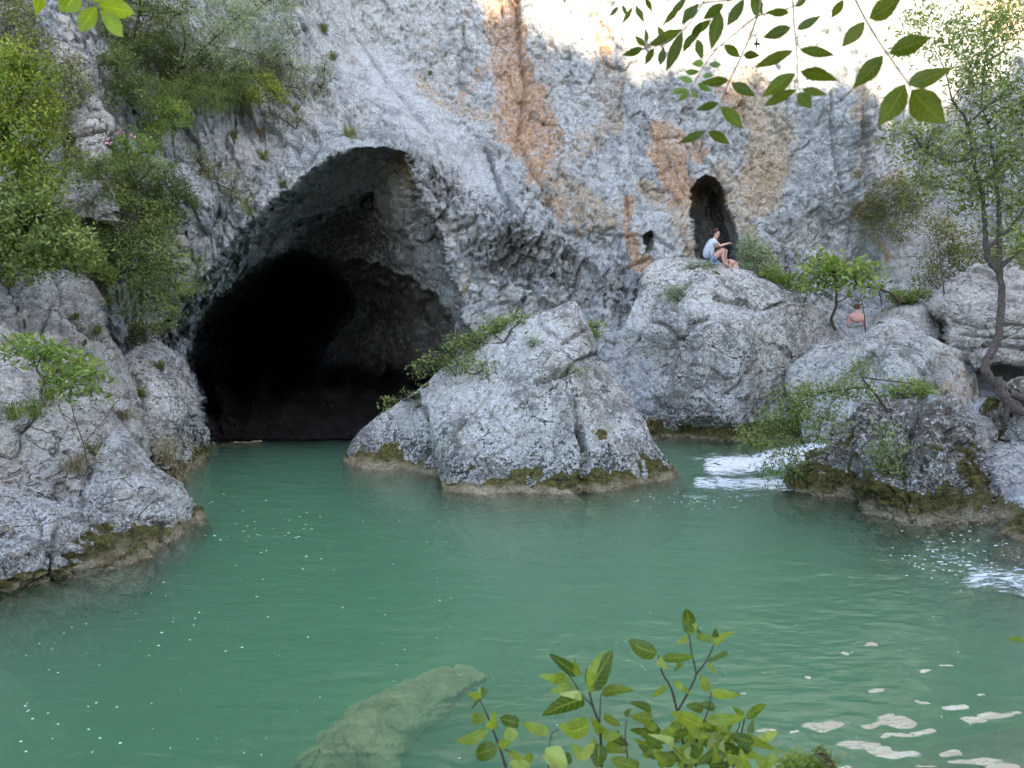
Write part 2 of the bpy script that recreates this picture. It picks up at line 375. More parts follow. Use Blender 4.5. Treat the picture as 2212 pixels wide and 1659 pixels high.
DEPTH = rbf(DC)
def cliffY(px, py):
    Y = np.clip(DEPTH(px, py), 5.5, 34)
    wob = 14 * perlin(np.stack([px / 40., py / 40., px * 0], -1)) + 7 * perlin(np.stack([px / 13., py / 13., px * 0 + 3], -1))
    e = sdist(px, py, CAVE) + wob * .7
    Y += np.where(e > 0, 5.2 * (1 - np.exp(-np.maximum(e, 0) / 130.)) + .9 * (1 - np.exp(-np.maximum(e, 0) / 10.)), 0)
    e = sdist(px, py, HOLE) + wob * .5
    ho = np.where(e > 0, 24 * (1 - np.exp(-np.maximum(e, 0) / 95.)) + 1.1 * sstep(0, 14, e), 0)
    e = sdist(px, py, RIGHTIN) + wob * .8
    ri = np.where(e > 0, 6.5 * (1 - np.exp(-np.maximum(e, 0) / 75.)) + .8 * sstep(0, 14, e), 0)
    Y += np.maximum(ho, ri)
    # cave floor, a low dark bank just above the water
    z_min = .03 + np.maximum(0, (950 - py)) * .0045 * (1 + .8 * perlin(np.stack([px / 45., py / 60., px * 0 + 2], -1)))
    cap = Yz(np.maximum(py, 700), 0) * (H - z_min) / H
    Y = np.where((px > 420) & (px < 1100) & (py > 705) & (py < 952), np.minimum(Y, np.maximum(cap, 17.6)), Y)
    Y = np.where((px > 420) & (px < 1100) & (py >= 952), np.minimum(Y, 18.0 + (952 - py) * .004), Y)
    thr = np.interp(px, [0, 1640, 1720, 2100, 2150, 2400], [1200, 955, 1060, 1080, 1180, 1250]); thr = np.where(px < 450, 1010, np.where(px < 1640, 955, thr))
    Y = np.where(py > thr, np.maximum(Y, Yz(np.maximum(py, 800), 0) * (1 + .10 * sstep(0, 40, py - thr) + .04)), Y)
    e = sdist(px, py, NICHE) + wob * .25
    Y += 3.2 * (1 - np.exp(-np.maximum(e, 0) / 16.)) + .5 * sstep(0, 5, e)
    e = sdist(px, py, NICHE2)
    Y += 1.5 * (1 - np.exp(-np.maximum(e, 0) / 6.))
    return Y
def axis(segs):
    out = []
    for a, b, s in segs: out.append(np.arange(a, b, s))
    out.append([segs[-1][1]]); return np.concatenate(out)
gx = axis([(-1500, -300, 20), (-300, -20, 7), (-20, 2240, 2.5 * LOD), (2240, 2500, 8), (2500, 3600, 20)])
gy = axis([(-1500, -500, 20), (-500, -20, 10), (-20, 990, 2.5 * LOD), (990, 1420, 12)])
PX, PY = np.meshgrid(gx, gy); fx = PX.ravel(); fy = PY.ravel()
V = P3(fx, fy, cliffY(fx, fy))
V[:, 2] = np.maximum(V[:, 2], -5)
cf = gridfaces(len(gy), len(gx))[:, ::-1]
me = mk_mesh("cliff", V, cf, M_CLIFF)
N = vnormals(me)
if N[:, 1].mean() > 0: N = -N
N = N * .45 + np.array([0, -.6, .1]); N /= np.linalg.norm(N, axis=1)[:, None]
# where the rock is smooth, where it is rough
smooth = np.maximum(1 - sstep(30, 75, seg_dist(fx, fy, [(690, 0), (740, 100), (850, 200), (960, 320), (1060, 420)])), sstep(0, 50, sdist(fx, fy, CAVE)) * .6)
smooth = np.maximum(smooth, (fx > 1850) * sstep(420, 520, fy) * .6)
rough = (1 - smooth * .75)
leftish = 1 - sstep(560, 700, fx + (fy - 300) * .2)
d = .28 * fbm(V * np.array([1, 1, .7]), .45, 4) + .06 * fbm(V * np.array([1, 1, .6]), 1.3, 4, ridged=True)
p1, c1 = plates(V, 1.6, (1, 1, .55)); p2, c2 = plates(V, 4.2, (1, 1, .8)); p3, c3 = plates(V, 9.5, (1, 1, .9))
d += rough * (.14 * p1 + .06 * p2 + .035 * p3 - .05 * (1 - sstep(0, .12, c1)) - .03 * (1 - sstep(0, .14, c2)))
p4, c4 = plates(V, 1.1, (1.7, 1.7, .35))
d += leftish * (.38 * p4 + .17 * fbm(V * np.array([1, 1, .3]), 3.0, 3, ridged=True) - .1 * (1 - sstep(0, .15, c4)))
rough = rough * (1 + 1.1 * (1 - sstep(40, 130, seg_dist(fx, fy, [(970, 400), (1080, 520), (1200, 600), (1350, 650)]))))
d += rough * (.10 * p1 + .07 * p2) * (rough > 1.01)
d += rough * .03 * fbm(V, 7., 3)
def terr(n, k, e=.3):
    v = n * k; f = np.floor(v); return (f + sstep(0, e, v - f)) / k
d += rough * .30 * terr(fbm(V * np.array([1, 1, .5]), 1.0, 4, off=40), 7) + rough * .09 * terr(fbm(V * np.array([1, 1, .8]), 3.5, 3, off=60), 6)
CR = [([(1845, 120), (1850, 200), (1838, 300), (1846, 380), (1850, 440)], 7, -.35), ([(1862, 200), (1858, 260), (1875, 330), (1868, 400)], 6, .5),
      ([(1050, 330), (1085, 420), (1130, 480)], 5, .25), ([(1115, 10), (1120, 90), (1135, 190), (1120, 290), (1140, 350), (1200, 450)], 5, .22),
      ([(1480, 300), (1494, 380), (1495, 470)], 5, .2), ([(1330, 590), (1400, 560), (1460, 590)], 4, .2),
      ([(1355, 420), (1362, 500), (1350, 560)], 4, .18), ([(1300, 505), (1420, 510), (1460, 540)], 3, .16),
      ([(760, 60), (830, 170), (930, 290)], 3, .1), ([(1795, 200), (1800, 300), (1820, 420)], 4, .18), ([(1880, 70), (1870, 130), (1900, 200)], 6, .3),
      ([(780, 440), (800, 420), (800, 450)], 5, .5), ([(630, 490), (690, 470)], 5, .4), ([(640, 440), (665, 425)], 4, .3)]
for pts, w_, dep in CR:
    e = seg_dist(fx + 5 * perlin(np.stack([fx / 12, fy / 12, fx * 0], -1)), fy, pts); d -= dep * np.exp(-(e / w_) ** 2)
infr = sstep(-500, -350, fy)
V2 = V + N * (d)[:, None]
V2[:, 2] = np.where((fy < 950) & (V2[:, 2] < .02) & (fx > 420) & (fx < 1100), .02, V2[:, 2])
set_co(me, V2)
def caps(lst):
    s = np.zeros(len(fx))
    for pts, r, a in lst:
        wx = fx + 16 * perlin(np.stack([fx / 30, fy / 45, fx * 0 + 9], -1)); e = seg_dist(wx, fy, pts); s = np.maximum(s, 1.25 * a * (1 - sstep(r * .3, r * 1.35, e)))
    return s
orange = caps([([(1065, -300), (1075, 0), (1090, 60)], 55, .62), ([(1100, 60), (1120, 200), (1130, 300)], 50, .62), ([(1160, 200), (1190, 300), (1160, 380)], 38, .5), ([(1060, 130), (1000, 210)], 22, .4),
               ([(1075, 150), (1085, 300)], 25, .45), ([(1140, 330), (1180, 430), (1230, 470)], 25, .4), ([(1430, 290), (1450, 360), (1480, 430)], 45, .6), ([(1480, 300), (1510, 330)], 35, .5), ([(1360, 430), (1362, 520), (1385, 590)], 20, .55),
               ([(1300, 20), (1310, 120)], 30, .42), ([(1560, 180), (1590, 230)], 40, .45), ([(1620, 380), (1625, 450)], 18, .35), ([(1400, 560), (1395, 590)], 20, .5)])
ochre = caps([([(900, 170), (950, 220), (1060, 260)], 30, .45), ([(900, 140), (930, 110)], 14, .4), ([(1000, 60), (1010, 20)], 22, .35), ([(1120, 300), (1230, 420), (1300, 470)], 55, .45), ([(1240, 330), (1330, 260), (1300, 100)], 45, .4), ([(1620, 200), (1660, 300), (1640, 420)], 70, .62),
              ([(1850, 100), (1848, 300), (1860, 470)], 16, .62), ([(1600, 440), (1620, 520), (1650, 560)], 24, .5), ([(1470, 430), (1560, 370), (1600, 480)], 36, .5), ([(1900, 520), (1915, 560)], 18, .5), ([(1930, 385), (1950, 380)], 22, .55),
              ([(1390, 400), (1470, 470), (1490, 540)], 30, .5), ([(1350, -200), (1700, -100), (2200, -150)], 90, .35), ([(2140, 10), (2212, 60)], 60, .8), ([(1250, 480), (1260, 500)], 18, .45), ([(1005, 590), (1000, 640)], 12, .5),
              ([(860, 340), (890, 400)], 26, .45), ([(730, 400), (800, 360)], 30, .3), ([(2050, 480), (2080, 560)], 20, .5), ([(520, 240), (570, 260)], 14, .4), ([(300, 300), (330, 330)], 16, .4), ([(330, 700), (340, 740)], 20, .4)])
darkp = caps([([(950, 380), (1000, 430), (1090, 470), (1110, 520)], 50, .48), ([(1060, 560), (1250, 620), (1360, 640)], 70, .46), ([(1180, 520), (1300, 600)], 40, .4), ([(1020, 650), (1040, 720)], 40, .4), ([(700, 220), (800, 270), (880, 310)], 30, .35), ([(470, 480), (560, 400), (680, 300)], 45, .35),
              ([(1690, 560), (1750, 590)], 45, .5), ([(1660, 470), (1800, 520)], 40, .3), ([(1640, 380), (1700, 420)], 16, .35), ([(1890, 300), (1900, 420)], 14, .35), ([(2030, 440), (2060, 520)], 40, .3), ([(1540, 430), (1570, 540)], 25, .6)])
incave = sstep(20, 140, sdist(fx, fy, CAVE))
darkp = np.maximum(darkp, incave * np.where(inside(fx, fy, RIGHTIN) & ~inside(fx, fy, HOLE), .52, .80))  # shade of the cave interior painted into the dark mask
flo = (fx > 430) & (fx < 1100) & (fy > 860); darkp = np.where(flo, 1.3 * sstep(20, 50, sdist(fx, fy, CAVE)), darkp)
ochre = np.maximum(ochre, sstep(0, 30, sdist(fx, fy, CAVE)) * (1 - incave) * .25)
mossx = np.where((fx > 1380) & (fx < 1800), .55, .18) 
z = V2[:, 2]; n2 = fbm(V2, 4, 3, off=9)
cf_ = 1 - flo * 1.0; fattr(me, "moss", (1 - sstep(mossx * .5, mossx * 1.3, z)) * .8 * (z > -5) * cf_); fattr(me, "wet", (1 - sstep(.03, .12, z)) * cf_)
fattr(me, "cave_shade", np.maximum(sstep(4, 26, sdist(fx, fy, CAVE)) * (fx > 400) * (fx < 1100) * sstep(740, 830, fy) , sstep(-4, 12, sdist(fx, fy, CAVE)) * (fy > 915) * (fx > 430) * (fx < 1100))); fattr(me, "orange", orange); fattr(me, "ochre", ochre); fattr(me, "dark", darkp)  # near-black mask paints shade on the cave floor and lower walls
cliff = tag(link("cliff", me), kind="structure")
ii = np.arange(0, len(gy), 3); jj = np.arange(0, len(gx), 3); Vc = V2.reshape(len(gy), len(gx), 3)[np.ix_(ii, jj)].reshape(-1, 3)
SOLIDS.append(("cliff", bvh_of(Vc, gridfaces(len(ii), len(jj)))))

# unseen wall added to block the sun, rim shaped to the wanted shadow line
WD = 46.0; WA = np.array([SAZ[0], SAZ[1]]); WB = np.array([-SAZ[1], SAZ[0]])
T = [(600, -420), (900, -200), (1060, -60), (1180, 8), (1300, 40), (1420, 70), (1560, 105), (1700, 110), (1800, 135), (1900, 160), (2000, 150), (2100, 110), (2212, 70), (2400, 40), (3000, 0)]
rim = []
for a, b in T:
    Y0 = float(cliffY(np.array([a * 1.]), np.array([b * 1.]))[0]); p = P3(a, b, Y0); k = (WD - p[:2] @ WA) / math.cos(SUN_EL); q = p + SUN * k; rim.append((float(q[:2] @ WB), float(q[2])))
rim.sort(); rx = np.array([r[0] for r in rim]); rz = np.array([r[1] for r in rim])
xs = np.linspace(-45, 75, 1100); zs = np.interp(xs, rx, rz) + 1.0 * perlin(np.stack([xs / 2, xs * 0, xs * 0], -1)) + 1.0 * perlin(np.stack([xs * 1.5, xs * 0, xs * 0], -1)) + 1.6 * np.abs(perlin(np.stack([xs * 3.1, xs * 0, xs * 0], -1)))
zs = zs * sstep(-40, -14, xs) + 2.5
nl = 40; Vw = []
def wallrow(dist, z): return np.stack([WA[0] * dist + WB[0] * xs, WA[1] * dist + WB[1] * xs, z], -1)
for i in range(nl):
    t = i / (nl - 1); dd = WD - (1 - t) ** 2 * 7 + 1.2 * fbm(np.stack([xs, xs * 0 + t * 40, xs * 0], -1), .12, 4) * (1 - t); Vw.append(wallrow(dd, -6 + (zs + 2) * t))
Vw.append(wallrow(WD + 14, zs - 4)); Vw.append(wallrow(WD + 14, xs * 0 - 6))
tag(link("sun_blocker_wall", mk_mesh("sun_blocker_wall", np.concatenate(Vw), gridfaces(nl + 2, len(xs)), M_CLIFF)), kind="structure")

# ------------------------------------------------------------------ boulders
def arc_resample(poly, n):
    p = np.array(list(poly) + [poly[0]], float); s = np.concatenate([[0], np.cumsum(np.hypot(*np.diff(p, axis=0).T))])
    t = np.linspace(0, s[-1], n, endpoint=False)
    q = np.stack([np.interp(t, s, p[:, 0]), np.interp(t, s, p[:, 1])], -1)
    k = max(1, int(n * .006))
    for _ in range(2): q = (np.roll(q, k, 0) + 2 * q + np.roll(q, -k, 0)) / 4
    return q
def boulder(name, label, outline, ctrl, T=1.5, mat=None, N_=420, R_=130, amp=1.0, plate=.05, cracks=(), center=None, rnd=5., bulge=.22,
            moss=.35, wet=.12, group=None, cat="boulder", extra=None, fineamp=1., mossn=.25, steps=(), facets=11, fcut=(.68, .93), planes=()):
    N_ = int(N_ / LOD) // 2 * 2; R_ = int(R_ / LOD)
    q = arc_resample(outline, N_); c = np.array(center if center else q.mean(0)); D = rbf([(a, b, y) for a, b, y in ctrl]) if len(ctrl) > 2 else (lambda a, b: a * 0 + ctrl[0][2])
    rs = np.concatenate([[0.004], np.linspace(0, 1, R_)[1:] ** .8]); rb = np.linspace(1, 0.01, max(14, R_ // 4))[1:]
    pxs, pys, Ys, fr = [], [], [], []
    rim_px, rim_py = q[:, 0], q[:, 1]; Drim = D(rim_px, rim_py)
    for r in rs:
        a = c + (q - c) * r; pxs.append(a[:, 0]); pys.append(a[:, 1]); y = D(a[:, 0], a[:, 1]) + bulge * T * (1 - math.sqrt(max(0, 1 - r ** rnd)))
        Ys.append(y); fr.append(np.ones(N_))
    for r in rb:
        a = c + (q - c) * r; pxs.append(a[:, 0]); pys.append(a[:, 1]); dm = Drim * r + (1 - r) * Drim.mean()
        Ys.append(dm + bulge * T + T * math.sqrt(1 - r * r)); fr.append(np.zeros(N_))
    fxx = np.concatenate(pxs); fyy = np.concatenate(pys); Y = np.concatenate(Ys); front = np.concatenate(fr)
    for poly, dep in steps:   # pieces of the face that stand back
        Y += front * dep * sstep(-3, 3, sdist(fxx, fyy, poly))
    Vv = P3(fxx, fyy, Y); nr = len(pxs)
    # split off flat faces, the way limestone breaks
    c3 = Vv.mean(0); rd = Vv - np.array([0, 0, H]); rd /= np.linalg.norm(rd, axis=1)[:, None]; fr_ = np.random.default_rng(abs(hash(label)) % 99991 if False else sum(ord(ch) * (i + 1) for i, ch in enumerate(label)))
    fm_ = front > .5
    pl_ = [((*p[:3],), p[3]) for p in planes] + [((fr_.uniform(-.95, .95), -1, fr_.uniform(-.35, 1.0)), fr_.uniform(*fcut)) for _ in range(facets)]
    for nn, fcu in pl_:
        nn = np.array(nn, float); nn /= np.linalg.norm(nn); dd = (Vv - c3) @ nn; off_ = dd[fm_].max() * fcu; ex = np.where(fm_ & (dd > off_), (dd - off_) / np.maximum(.25, -(rd @ nn)), 0)
        Vv = Vv + rd * np.minimum(ex, T)[:, None]
    fc = gridfaces(nr, N_, wrap=True)
    capf = np.arange(N_ - 1, -1, -1)[None]; capb = ((nr - 1) * N_ + np.arange(N_))[None]
    me = mk_mesh(name, Vv, [fc, capf, capb], mat or M_BOULDER)
    Nn = vnormals(me)
    fr_n = Nn[: N_ * 3, 1].mean()
    if fr_n > 0: me.flip_normals(); Nn = -Nn
    d = amp * (.10 * fbm(Vv, .9, 4) + .05 * fbm(Vv, 2.4, 4, ridged=True)) + .03 * fineamp * fbm(Vv, 5., 4) 
    p1, c1_ = plates(Vv, 1.3); p2, c2_ = plates(Vv, 4.)
    d += plate * (1.3 * p1 + .6 * p2 - .5 * (1 - sstep(0, .08, c1_)))
    d += .012 * fineamp * fbm(Vv, 14., 3)
    d += amp * .16 * terr(fbm(Vv, .9, 4, off=40), 7)
    for pts, w_, dep in cracks:
        wx = fxx + 4 * perlin(np.stack([fxx / 9, fyy / 9, fxx * 0], -1)); e = seg_dist(wx, fyy + 3 * perlin(np.stack([fxx / 7, fyy / 7, fxx * 0 + 5], -1)), pts)
        d -= front * dep * np.exp(-(e / w_) ** 2)
    Vv = Vv + Nn * d[:, None]
    i0 = np.argmin(Vv[:, 2]); base = np.array([Vv[:, 0].mean(), Vv[:, 1].mean(), max(-.3, Vv[:, 2].min())])
    finish_rock(me, Vv, None, moss, wet, extra(fxx, fyy) if extra else None, mossn)
    Vg = Vv.reshape(nr, N_, 3)[np.ix_(sorted(set(list(range(0, nr, 3)) + [nr - 1])), range(0, N_, 2))]; SOLIDS.append((name, bvh_of(Vg.reshape(-1, 3), gridfaces(Vg.shape[0], Vg.shape[1], wrap=True))))
    set_co(me, Vv - base)
    o = link(name, me, loc=base); tag(o, label, cat, group); return o

ROCKS = {}
# big pyramid boulder, its back-left lobe belongs to the same block
boulder("boulder", "big pale pyramid shaped boulder standing in the pool before the cave",
    [(742, 1010), (745, 985), (758, 955), (790, 922), (812, 905), (850, 880), (912, 832), (955, 800), (990, 772), (1045, 722), (1100, 697), (1165, 678), (1205, 664), (1236, 652), (1250, 654), (1257, 682), (1276, 712), (1296, 758), (1290, 768), (1312, 800), (1345, 838),
     (1372, 880), (1398, 925), (1420, 970), (1455, 1012), (1484, 1050), (1492, 1085), (1490, 1130), (1420, 1190), (1200, 1220), (980, 1200), (900, 1160), (800, 1120), (745, 1080)],
    [(742, 1010, 14.2), (745, 1080, 13.6), (800, 1033, 13.5), (790, 925, 14.8), (900, 845, 15.0), (880, 950, 14.2), (905, 1045, 13.2), (850, 1120, 12.8), (940, 900, 13.6), (950, 1063, 12.45), (1000, 1180, 11.5), (1100, 1077, 12.25), (1100, 950, 12.9), (1050, 730, 14.6),
     (1100, 830, 13.6), (1238, 663, 14.4), (1250, 780, 13.6), (1300, 1078, 12.2), (1270, 950, 12.6), (1400, 1077, 12.3), (1380, 960, 13.0), (1345, 838, 14.2), (1487, 1070, 12.9), (1490, 1130, 12.4), (1300, 1200, 11.4), (1290, 762, 14.6)],
    T=3.0, N_=760, R_=230, center=(1130, 930), plate=.02, amp=.55, bulge=.10, rnd=16, moss=.30, wet=.13, facets=5, fcut=(.82, .95), planes=[(0, -1, .42, .80), (.75, -1, .45, .74), (-.55, -1, .35, .86), (.25, -1, .9, .84)],
    steps=[([(730, 1240), (730, 960), (780, 900), (905, 850), (915, 900), (922, 960), (938, 1030), (950, 1066), (955, 1240)], .55), ([(1262, 700), (1240, 740), (1215, 742), (1195, 655), (1262, 640), (1300, 700)], .10), ([(1222, 802), (1290, 772), (1500, 1040), (1520, 1240), (1262, 1240), (1262, 1060), (1268, 990), (1250, 940), (1236, 860)], .16)],
    cracks=[([(1292, 766), (1252, 782), (1225, 800), (1190, 812), (1160, 825)], 6, .38), ([(1250, 930), (1266, 990), (1258, 1040)], 7, .3), ([(975, 955), (1020, 900), (1060, 850)], 2.5, .06), ([(1060, 990), (1110, 960), (1150, 900)], 2.5, .05), ([(1160, 690), (1190, 720), (1235, 742)], 3, .08), ([(1238, 1055), (1262, 1075)], 8, .15), ([(1262, 715), (1215, 742)], 3, .12), ([(1205, 830), (1180, 848)], 2.5, .08), ([(1095, 905), (1140, 870)], 2.5, .06),
            ([(1160, 860), (1190, 850)], 2.2, .05), ([(915, 880), (925, 960), (945, 1060)], 6, .15), ([(1060, 905), (1070, 880)], 2, .05), ([(1230, 800), (1245, 900), (1250, 950)], 2.2, .05)])

boulder("boulder", "tallest grey boulder with the sitting man on its top",
    [(1320, 760), (1345, 700), (1375, 640), (1392, 590), (1405, 566), (1440, 558), (1500, 562), (1560, 572), (1620, 590), (1680, 612), (1730, 640), (1768, 672), (1795, 702), (1802, 740), (1775, 765), (1735, 775), (1705, 800), (1708, 835), (1672, 875), (1640, 915),
     (1600, 948), (1520, 962), (1440, 960), (1420, 915), (1405, 880), (1350, 838), (1322, 800)],
    [(1320, 780, 19.2), (1392, 590, 19.9), (1440, 562, 20.1), (1560, 576, 20.3), (1680, 614, 20.6), (1795, 702, 20.4), (1800, 740, 20.0), (1470, 640, 18.6), (1400, 700, 18.7), (1480, 720, 18.2), (1600, 700, 18.2), (1720, 700, 18.8), (1560, 620, 18.9), (1650, 640, 19.2),
     (1420, 760, 18.9), (1380, 820, 18.9), (1500, 850, 17.6), (1600, 850, 17.4), (1650, 800, 17.8), (1700, 820, 18.6), (1440, 900, 18.1), (1500, 950, 18.1), (1600, 940, 17.8), (1640, 900, 17.9), (1530, 780, 17.8)],
    T=2.6, N_=620, R_=200, center=(1550, 760), plate=.045, amp=.8, bulge=.12, rnd=14, moss=.28, wet=.05,
    cracks=[([(1540, 645), (1600, 655), (1650, 670), (1700, 650), (1740, 652)], 3.5, .16), ([(1480, 620), (1500, 605), (1560, 612)], 4, .15), ([(1400, 690), (1440, 705), (1470, 740), (1500, 700), (1530, 690)], 4, .18), ([(1420, 640), (1395, 700), (1380, 740)], 4, .1),
            ([(1640, 780), (1600, 830), (1570, 850)], 4, .14), ([(1385, 840), (1420, 870), (1405, 880)], 7, .2), ([(1640, 660), (1620, 700)], 2.5, .06), ([(1560, 700), (1600, 760)], 3, .05)])

boulder("boulder", "broad grey boulder with a beige lower right side, behind the mossy rock",
    [(1722, 870), (1740, 828), (1765, 790), (1800, 765), (1840, 735), (1880, 712), (1925, 700), (1960, 712), (2010, 728), (2052, 748), (2085, 775), (2110, 812), (2118, 850), (2105, 890), (2070, 925), (1990, 970), (1850, 990), (1740, 960)],
    [(1730, 860, 17.5), (1800, 770, 17.6), (1925, 702, 18.0), (2050, 750, 17.6), (2115, 840, 17.4), (1880, 800, 16.4), (1980, 800, 16.3), (1820, 850, 16.5), (1950, 900, 15.9), (2060, 860, 16.3), (1800, 940, 16.2), (2060, 930, 15.8), (1900, 980, 15.5), (1930, 745, 17.2)],
    T=2.0, N_=480, R_=150, plate=.025, amp=.6, bulge=.12, rnd=12, moss=.1, wet=.05, cracks=[([(1930, 745), (1990, 752), (2060, 775)], 2.5, .04), ([(1935, 705), (1900, 760), (1850, 800), (1790, 850)], 7, .16)], planes=[(-.5, -1, .7, .72), (.55, -1, .35, .78), (0, -1, 1.1, .8)],
    extra=lambda a, b: {"ochre": .75 * sstep(-6, 14, sdist(a, b, [(1900, 880), (1985, 870), (2010, 830), (2045, 815), (2065, 790), (2140, 810), (2150, 900), (2080, 1000), (1880, 1000)]))})
boulder("boulder", "low pale block wedged left of the broad grey boulder",
    [(1700, 835), (1702, 800), (1722, 780), (1760, 750), (1800, 732), (1835, 726), (1845, 740), (1815, 775), (1780, 815), (1760, 850), (1720, 870)],
    [(1700, 820, 18.1), (1835, 728, 19.0), (1770, 790, 17.8), (1740, 840, 17.6), (1720, 780, 18.6)], T=1.2, N_=260, R_=70, plate=.03, moss=.1)
boulder("boulder", "rounded whitish boulder highest in the middle of the rockfall",
    [(1885, 690), (1905, 668), (1935, 656), (1975, 653), (2010, 668), (2035, 690), (2046, 718), (2035, 745), (2005, 752), (1960, 740), (1920, 715), (1890, 705)],
    [(1890, 690, 20.5), (1970, 655, 20.8), (2040, 700, 20.4), (1960, 690, 19.6), (2000, 730, 19.2), (1930, 710, 19.8), (2020, 750, 19.3)], T=1.6, N_=300, R_=80, plate=.04, mat=M_PALE)
boulder("boulder", "flat grey slab between the rounded whitish boulder and the broad boulder",
    [(1872, 722), (1885, 703), (1915, 690), (1955, 695), (1985, 712), (2002, 735), (2005, 760), (1960, 765), (1900, 745)],
    [(1875, 720, 19.0), (1940, 694, 19.4), (2000, 735, 18.8), (1940, 720, 18.6), (1960, 760, 18.3)], T=1.0, N_=240, R_=60, plate=.03)
boulder("boulder", "large overhanging cracked boulder at the right edge, above a dark hollow",
    [(2008, 668), (2015, 640), (2040, 612), (2070, 590), (2105, 573), (2135, 572), (2170, 585), (2212, 590), (2300, 610), (2380, 660), (2400, 760), (2330, 800), (2240, 795), (2180, 782), (2140, 790), (2105, 800), (2085, 770), (2060, 758), (2042, 740), (2045, 705), (2030, 688)],
    [(2012, 660, 19.5), (2100, 580, 20.0), (2212, 595, 19.8), (2100, 660, 18.6), (2060, 720, 18.1), (2110, 780, 17.6), (2200, 780, 17.6), (2212, 700, 17.6), (2330, 700, 17.4), (2380, 660, 18.0), (2380, 780, 17.5), (2150, 740, 17.6)],
    T=2.5, N_=460, R_=140, plate=.11, rnd=7, mat=M_PALE, moss=.1, cracks=[([(2060, 690), (2120, 705), (2200, 700), (2260, 712)], 3, .15), ([(2075, 720), (2150, 728), (2240, 735)], 3, .14), ([(2110, 650), (2180, 660)], 3, .1), ([(2060, 755), (2130, 745), (2250, 760)], 4, .18)])
boulder("boulder", "small beige stone tucked below the overhanging boulder",
    [(2040, 765), (2060, 750), (2100, 752), (2120, 770), (2110, 800), (2070, 800)], [(2080, 770, 18.2)], T=.8, N_=160, R_=40)
boulder("mossy_rock", "craggy dark and white rock with thick moss at the right shore",
    [(1790, 1100), (1800, 1045), (1800, 1000), (1803, 970), (1812, 930), (1838, 900), (1880, 865), (1930, 845), (1965, 832), (2010, 830), (2050, 850), (2078, 880), (2092, 910), (2083, 940), (2100, 980), (2113, 1020), (2118, 1060), (2126, 1105), (2160, 1135), (2190, 1165),
     (2200, 1195), (2190, 1240), (2100, 1280), (1950, 1250), (1830, 1190)],
    [(1795, 1060, 12.2), (1830, 920, 12.9), (1990, 835, 13.2), (2080, 880, 12.9), (2110, 1000, 12.0), (1870, 960, 11.9), (1960, 920, 11.6), (1930, 1030, 11.0), (1850, 1090, 11.6), (2040, 960, 11.4), (2020, 1050, 10.8), (1900, 1125, 10.9), (2000, 1165, 10.1), (2100, 1195, 9.5),
     (2190, 1195, 9.4), (2130, 1120, 10.4), (2070, 1110, 10.5), (1950, 1250, 9.6), (2100, 1280, 8.9)],
    T=1.8, N_=560, R_=190, center=(1960, 1050), amp=2.2, plate=.11, mat=M_WET, moss=.72, wet=.16, fineamp=2.2, mossn=.8, cat="rock", rnd=7,
    cracks=[([(1905, 860), (1900, 950), (1880, 1040)], 7, .16), ([(1990, 860), (1975, 930), (1950, 1000), (1960, 1080)], 9, .22), ([(2050, 880), (2040, 960), (2060, 1040)], 7, .15), ([(1840, 930), (1830, 1010), (1840, 1080)], 6, .14)])
boulder("mossy_rock", "small mossy hump left of the craggy shore rock beside the white water",
    [(1692, 1075), (1700, 1045), (1715, 1018), (1738, 992), (1762, 975), (1790, 972), (1806, 985), (1812, 1040), (1815, 1100), (1800, 1150), (1740, 1140), (1700, 1110)],
    [(1700, 1070, 12.7), (1765, 978, 13.3), (1805, 1000, 12.9), (1760, 1040, 12.2), (1760, 1085, 12.0), (1750, 1130, 11.4)], T=1.1, N_=280, R_=90, amp=1.4, plate=.06, mat=M_WET, moss=.85, wet=.1, fineamp=1.6, mossn=.6, cat="rock")
boulder("shore_rock", "grey pitted rock at the right edge, right of the craggy mossy rock",
    [(2095, 985), (2108, 955), (2140, 943), (2212, 940), (2300, 930), (2400, 980), (2420, 1120), (2300, 1160), (2212, 1150), (2160, 1140), (2125, 1095), (2112, 1040)],
    [(2100, 980, 13.2), (2212, 945, 13.4), (2150, 1030, 12.0), (2212, 1100, 11.2), (2300, 1050, 11.2), (2400, 1000, 11.5), (2140, 1110, 11.2)], T=1.4, N_=320, R_=100, mat=M_PITTED, moss=.15, cat="rock", plate=.05)
boulder("shore_rock", "dark green stained block low at the right edge above the foam",
    [(2120, 1130), (2135, 1100), (2175, 1085), (2212, 1082), (2320, 1080), (2360, 1180), (2300, 1250), (2212, 1240), (2180, 1200), (2150, 1165)],
    [(2125, 1125, 11.2), (2212, 1085, 11.2), (2200, 1150, 10.0), (2212, 1200, 9.4), (2320, 1120, 10.0)], T=1.0, N_=260, R_=80, mat=M_WET, moss=.7, wet=.1, cat="rock", amp=1.4, plate=.06)
boulder("shore_rock", "knobbly little rock right behind the tree foot at the right edge",
    [(2166, 860), (2172, 835), (2190, 820), (2212, 818), (2250, 825), (2260, 870), (2220, 885), (2180, 885)], [(2200, 850, 14.0), (2170, 860, 14.2), (2250, 860, 13.9)], T=.7, N_=180, R_=50, mat=M_WET, moss=.1, cat="rock", amp=1.3)
boulder("shore_rock", "brown mossy stone right of the small white cascade",
    [(2128, 915), (2130, 885), (2145, 865), (2165, 868), (2178, 890), (2180, 925), (2160, 948), (2135, 945)], [(2150, 900, 13.6), (2130, 920, 13.8), (2175, 930, 13.4)], T=.6, N_=180, R_=50, mat=M_WET, moss=1.6, cat="rock", amp=1.2)
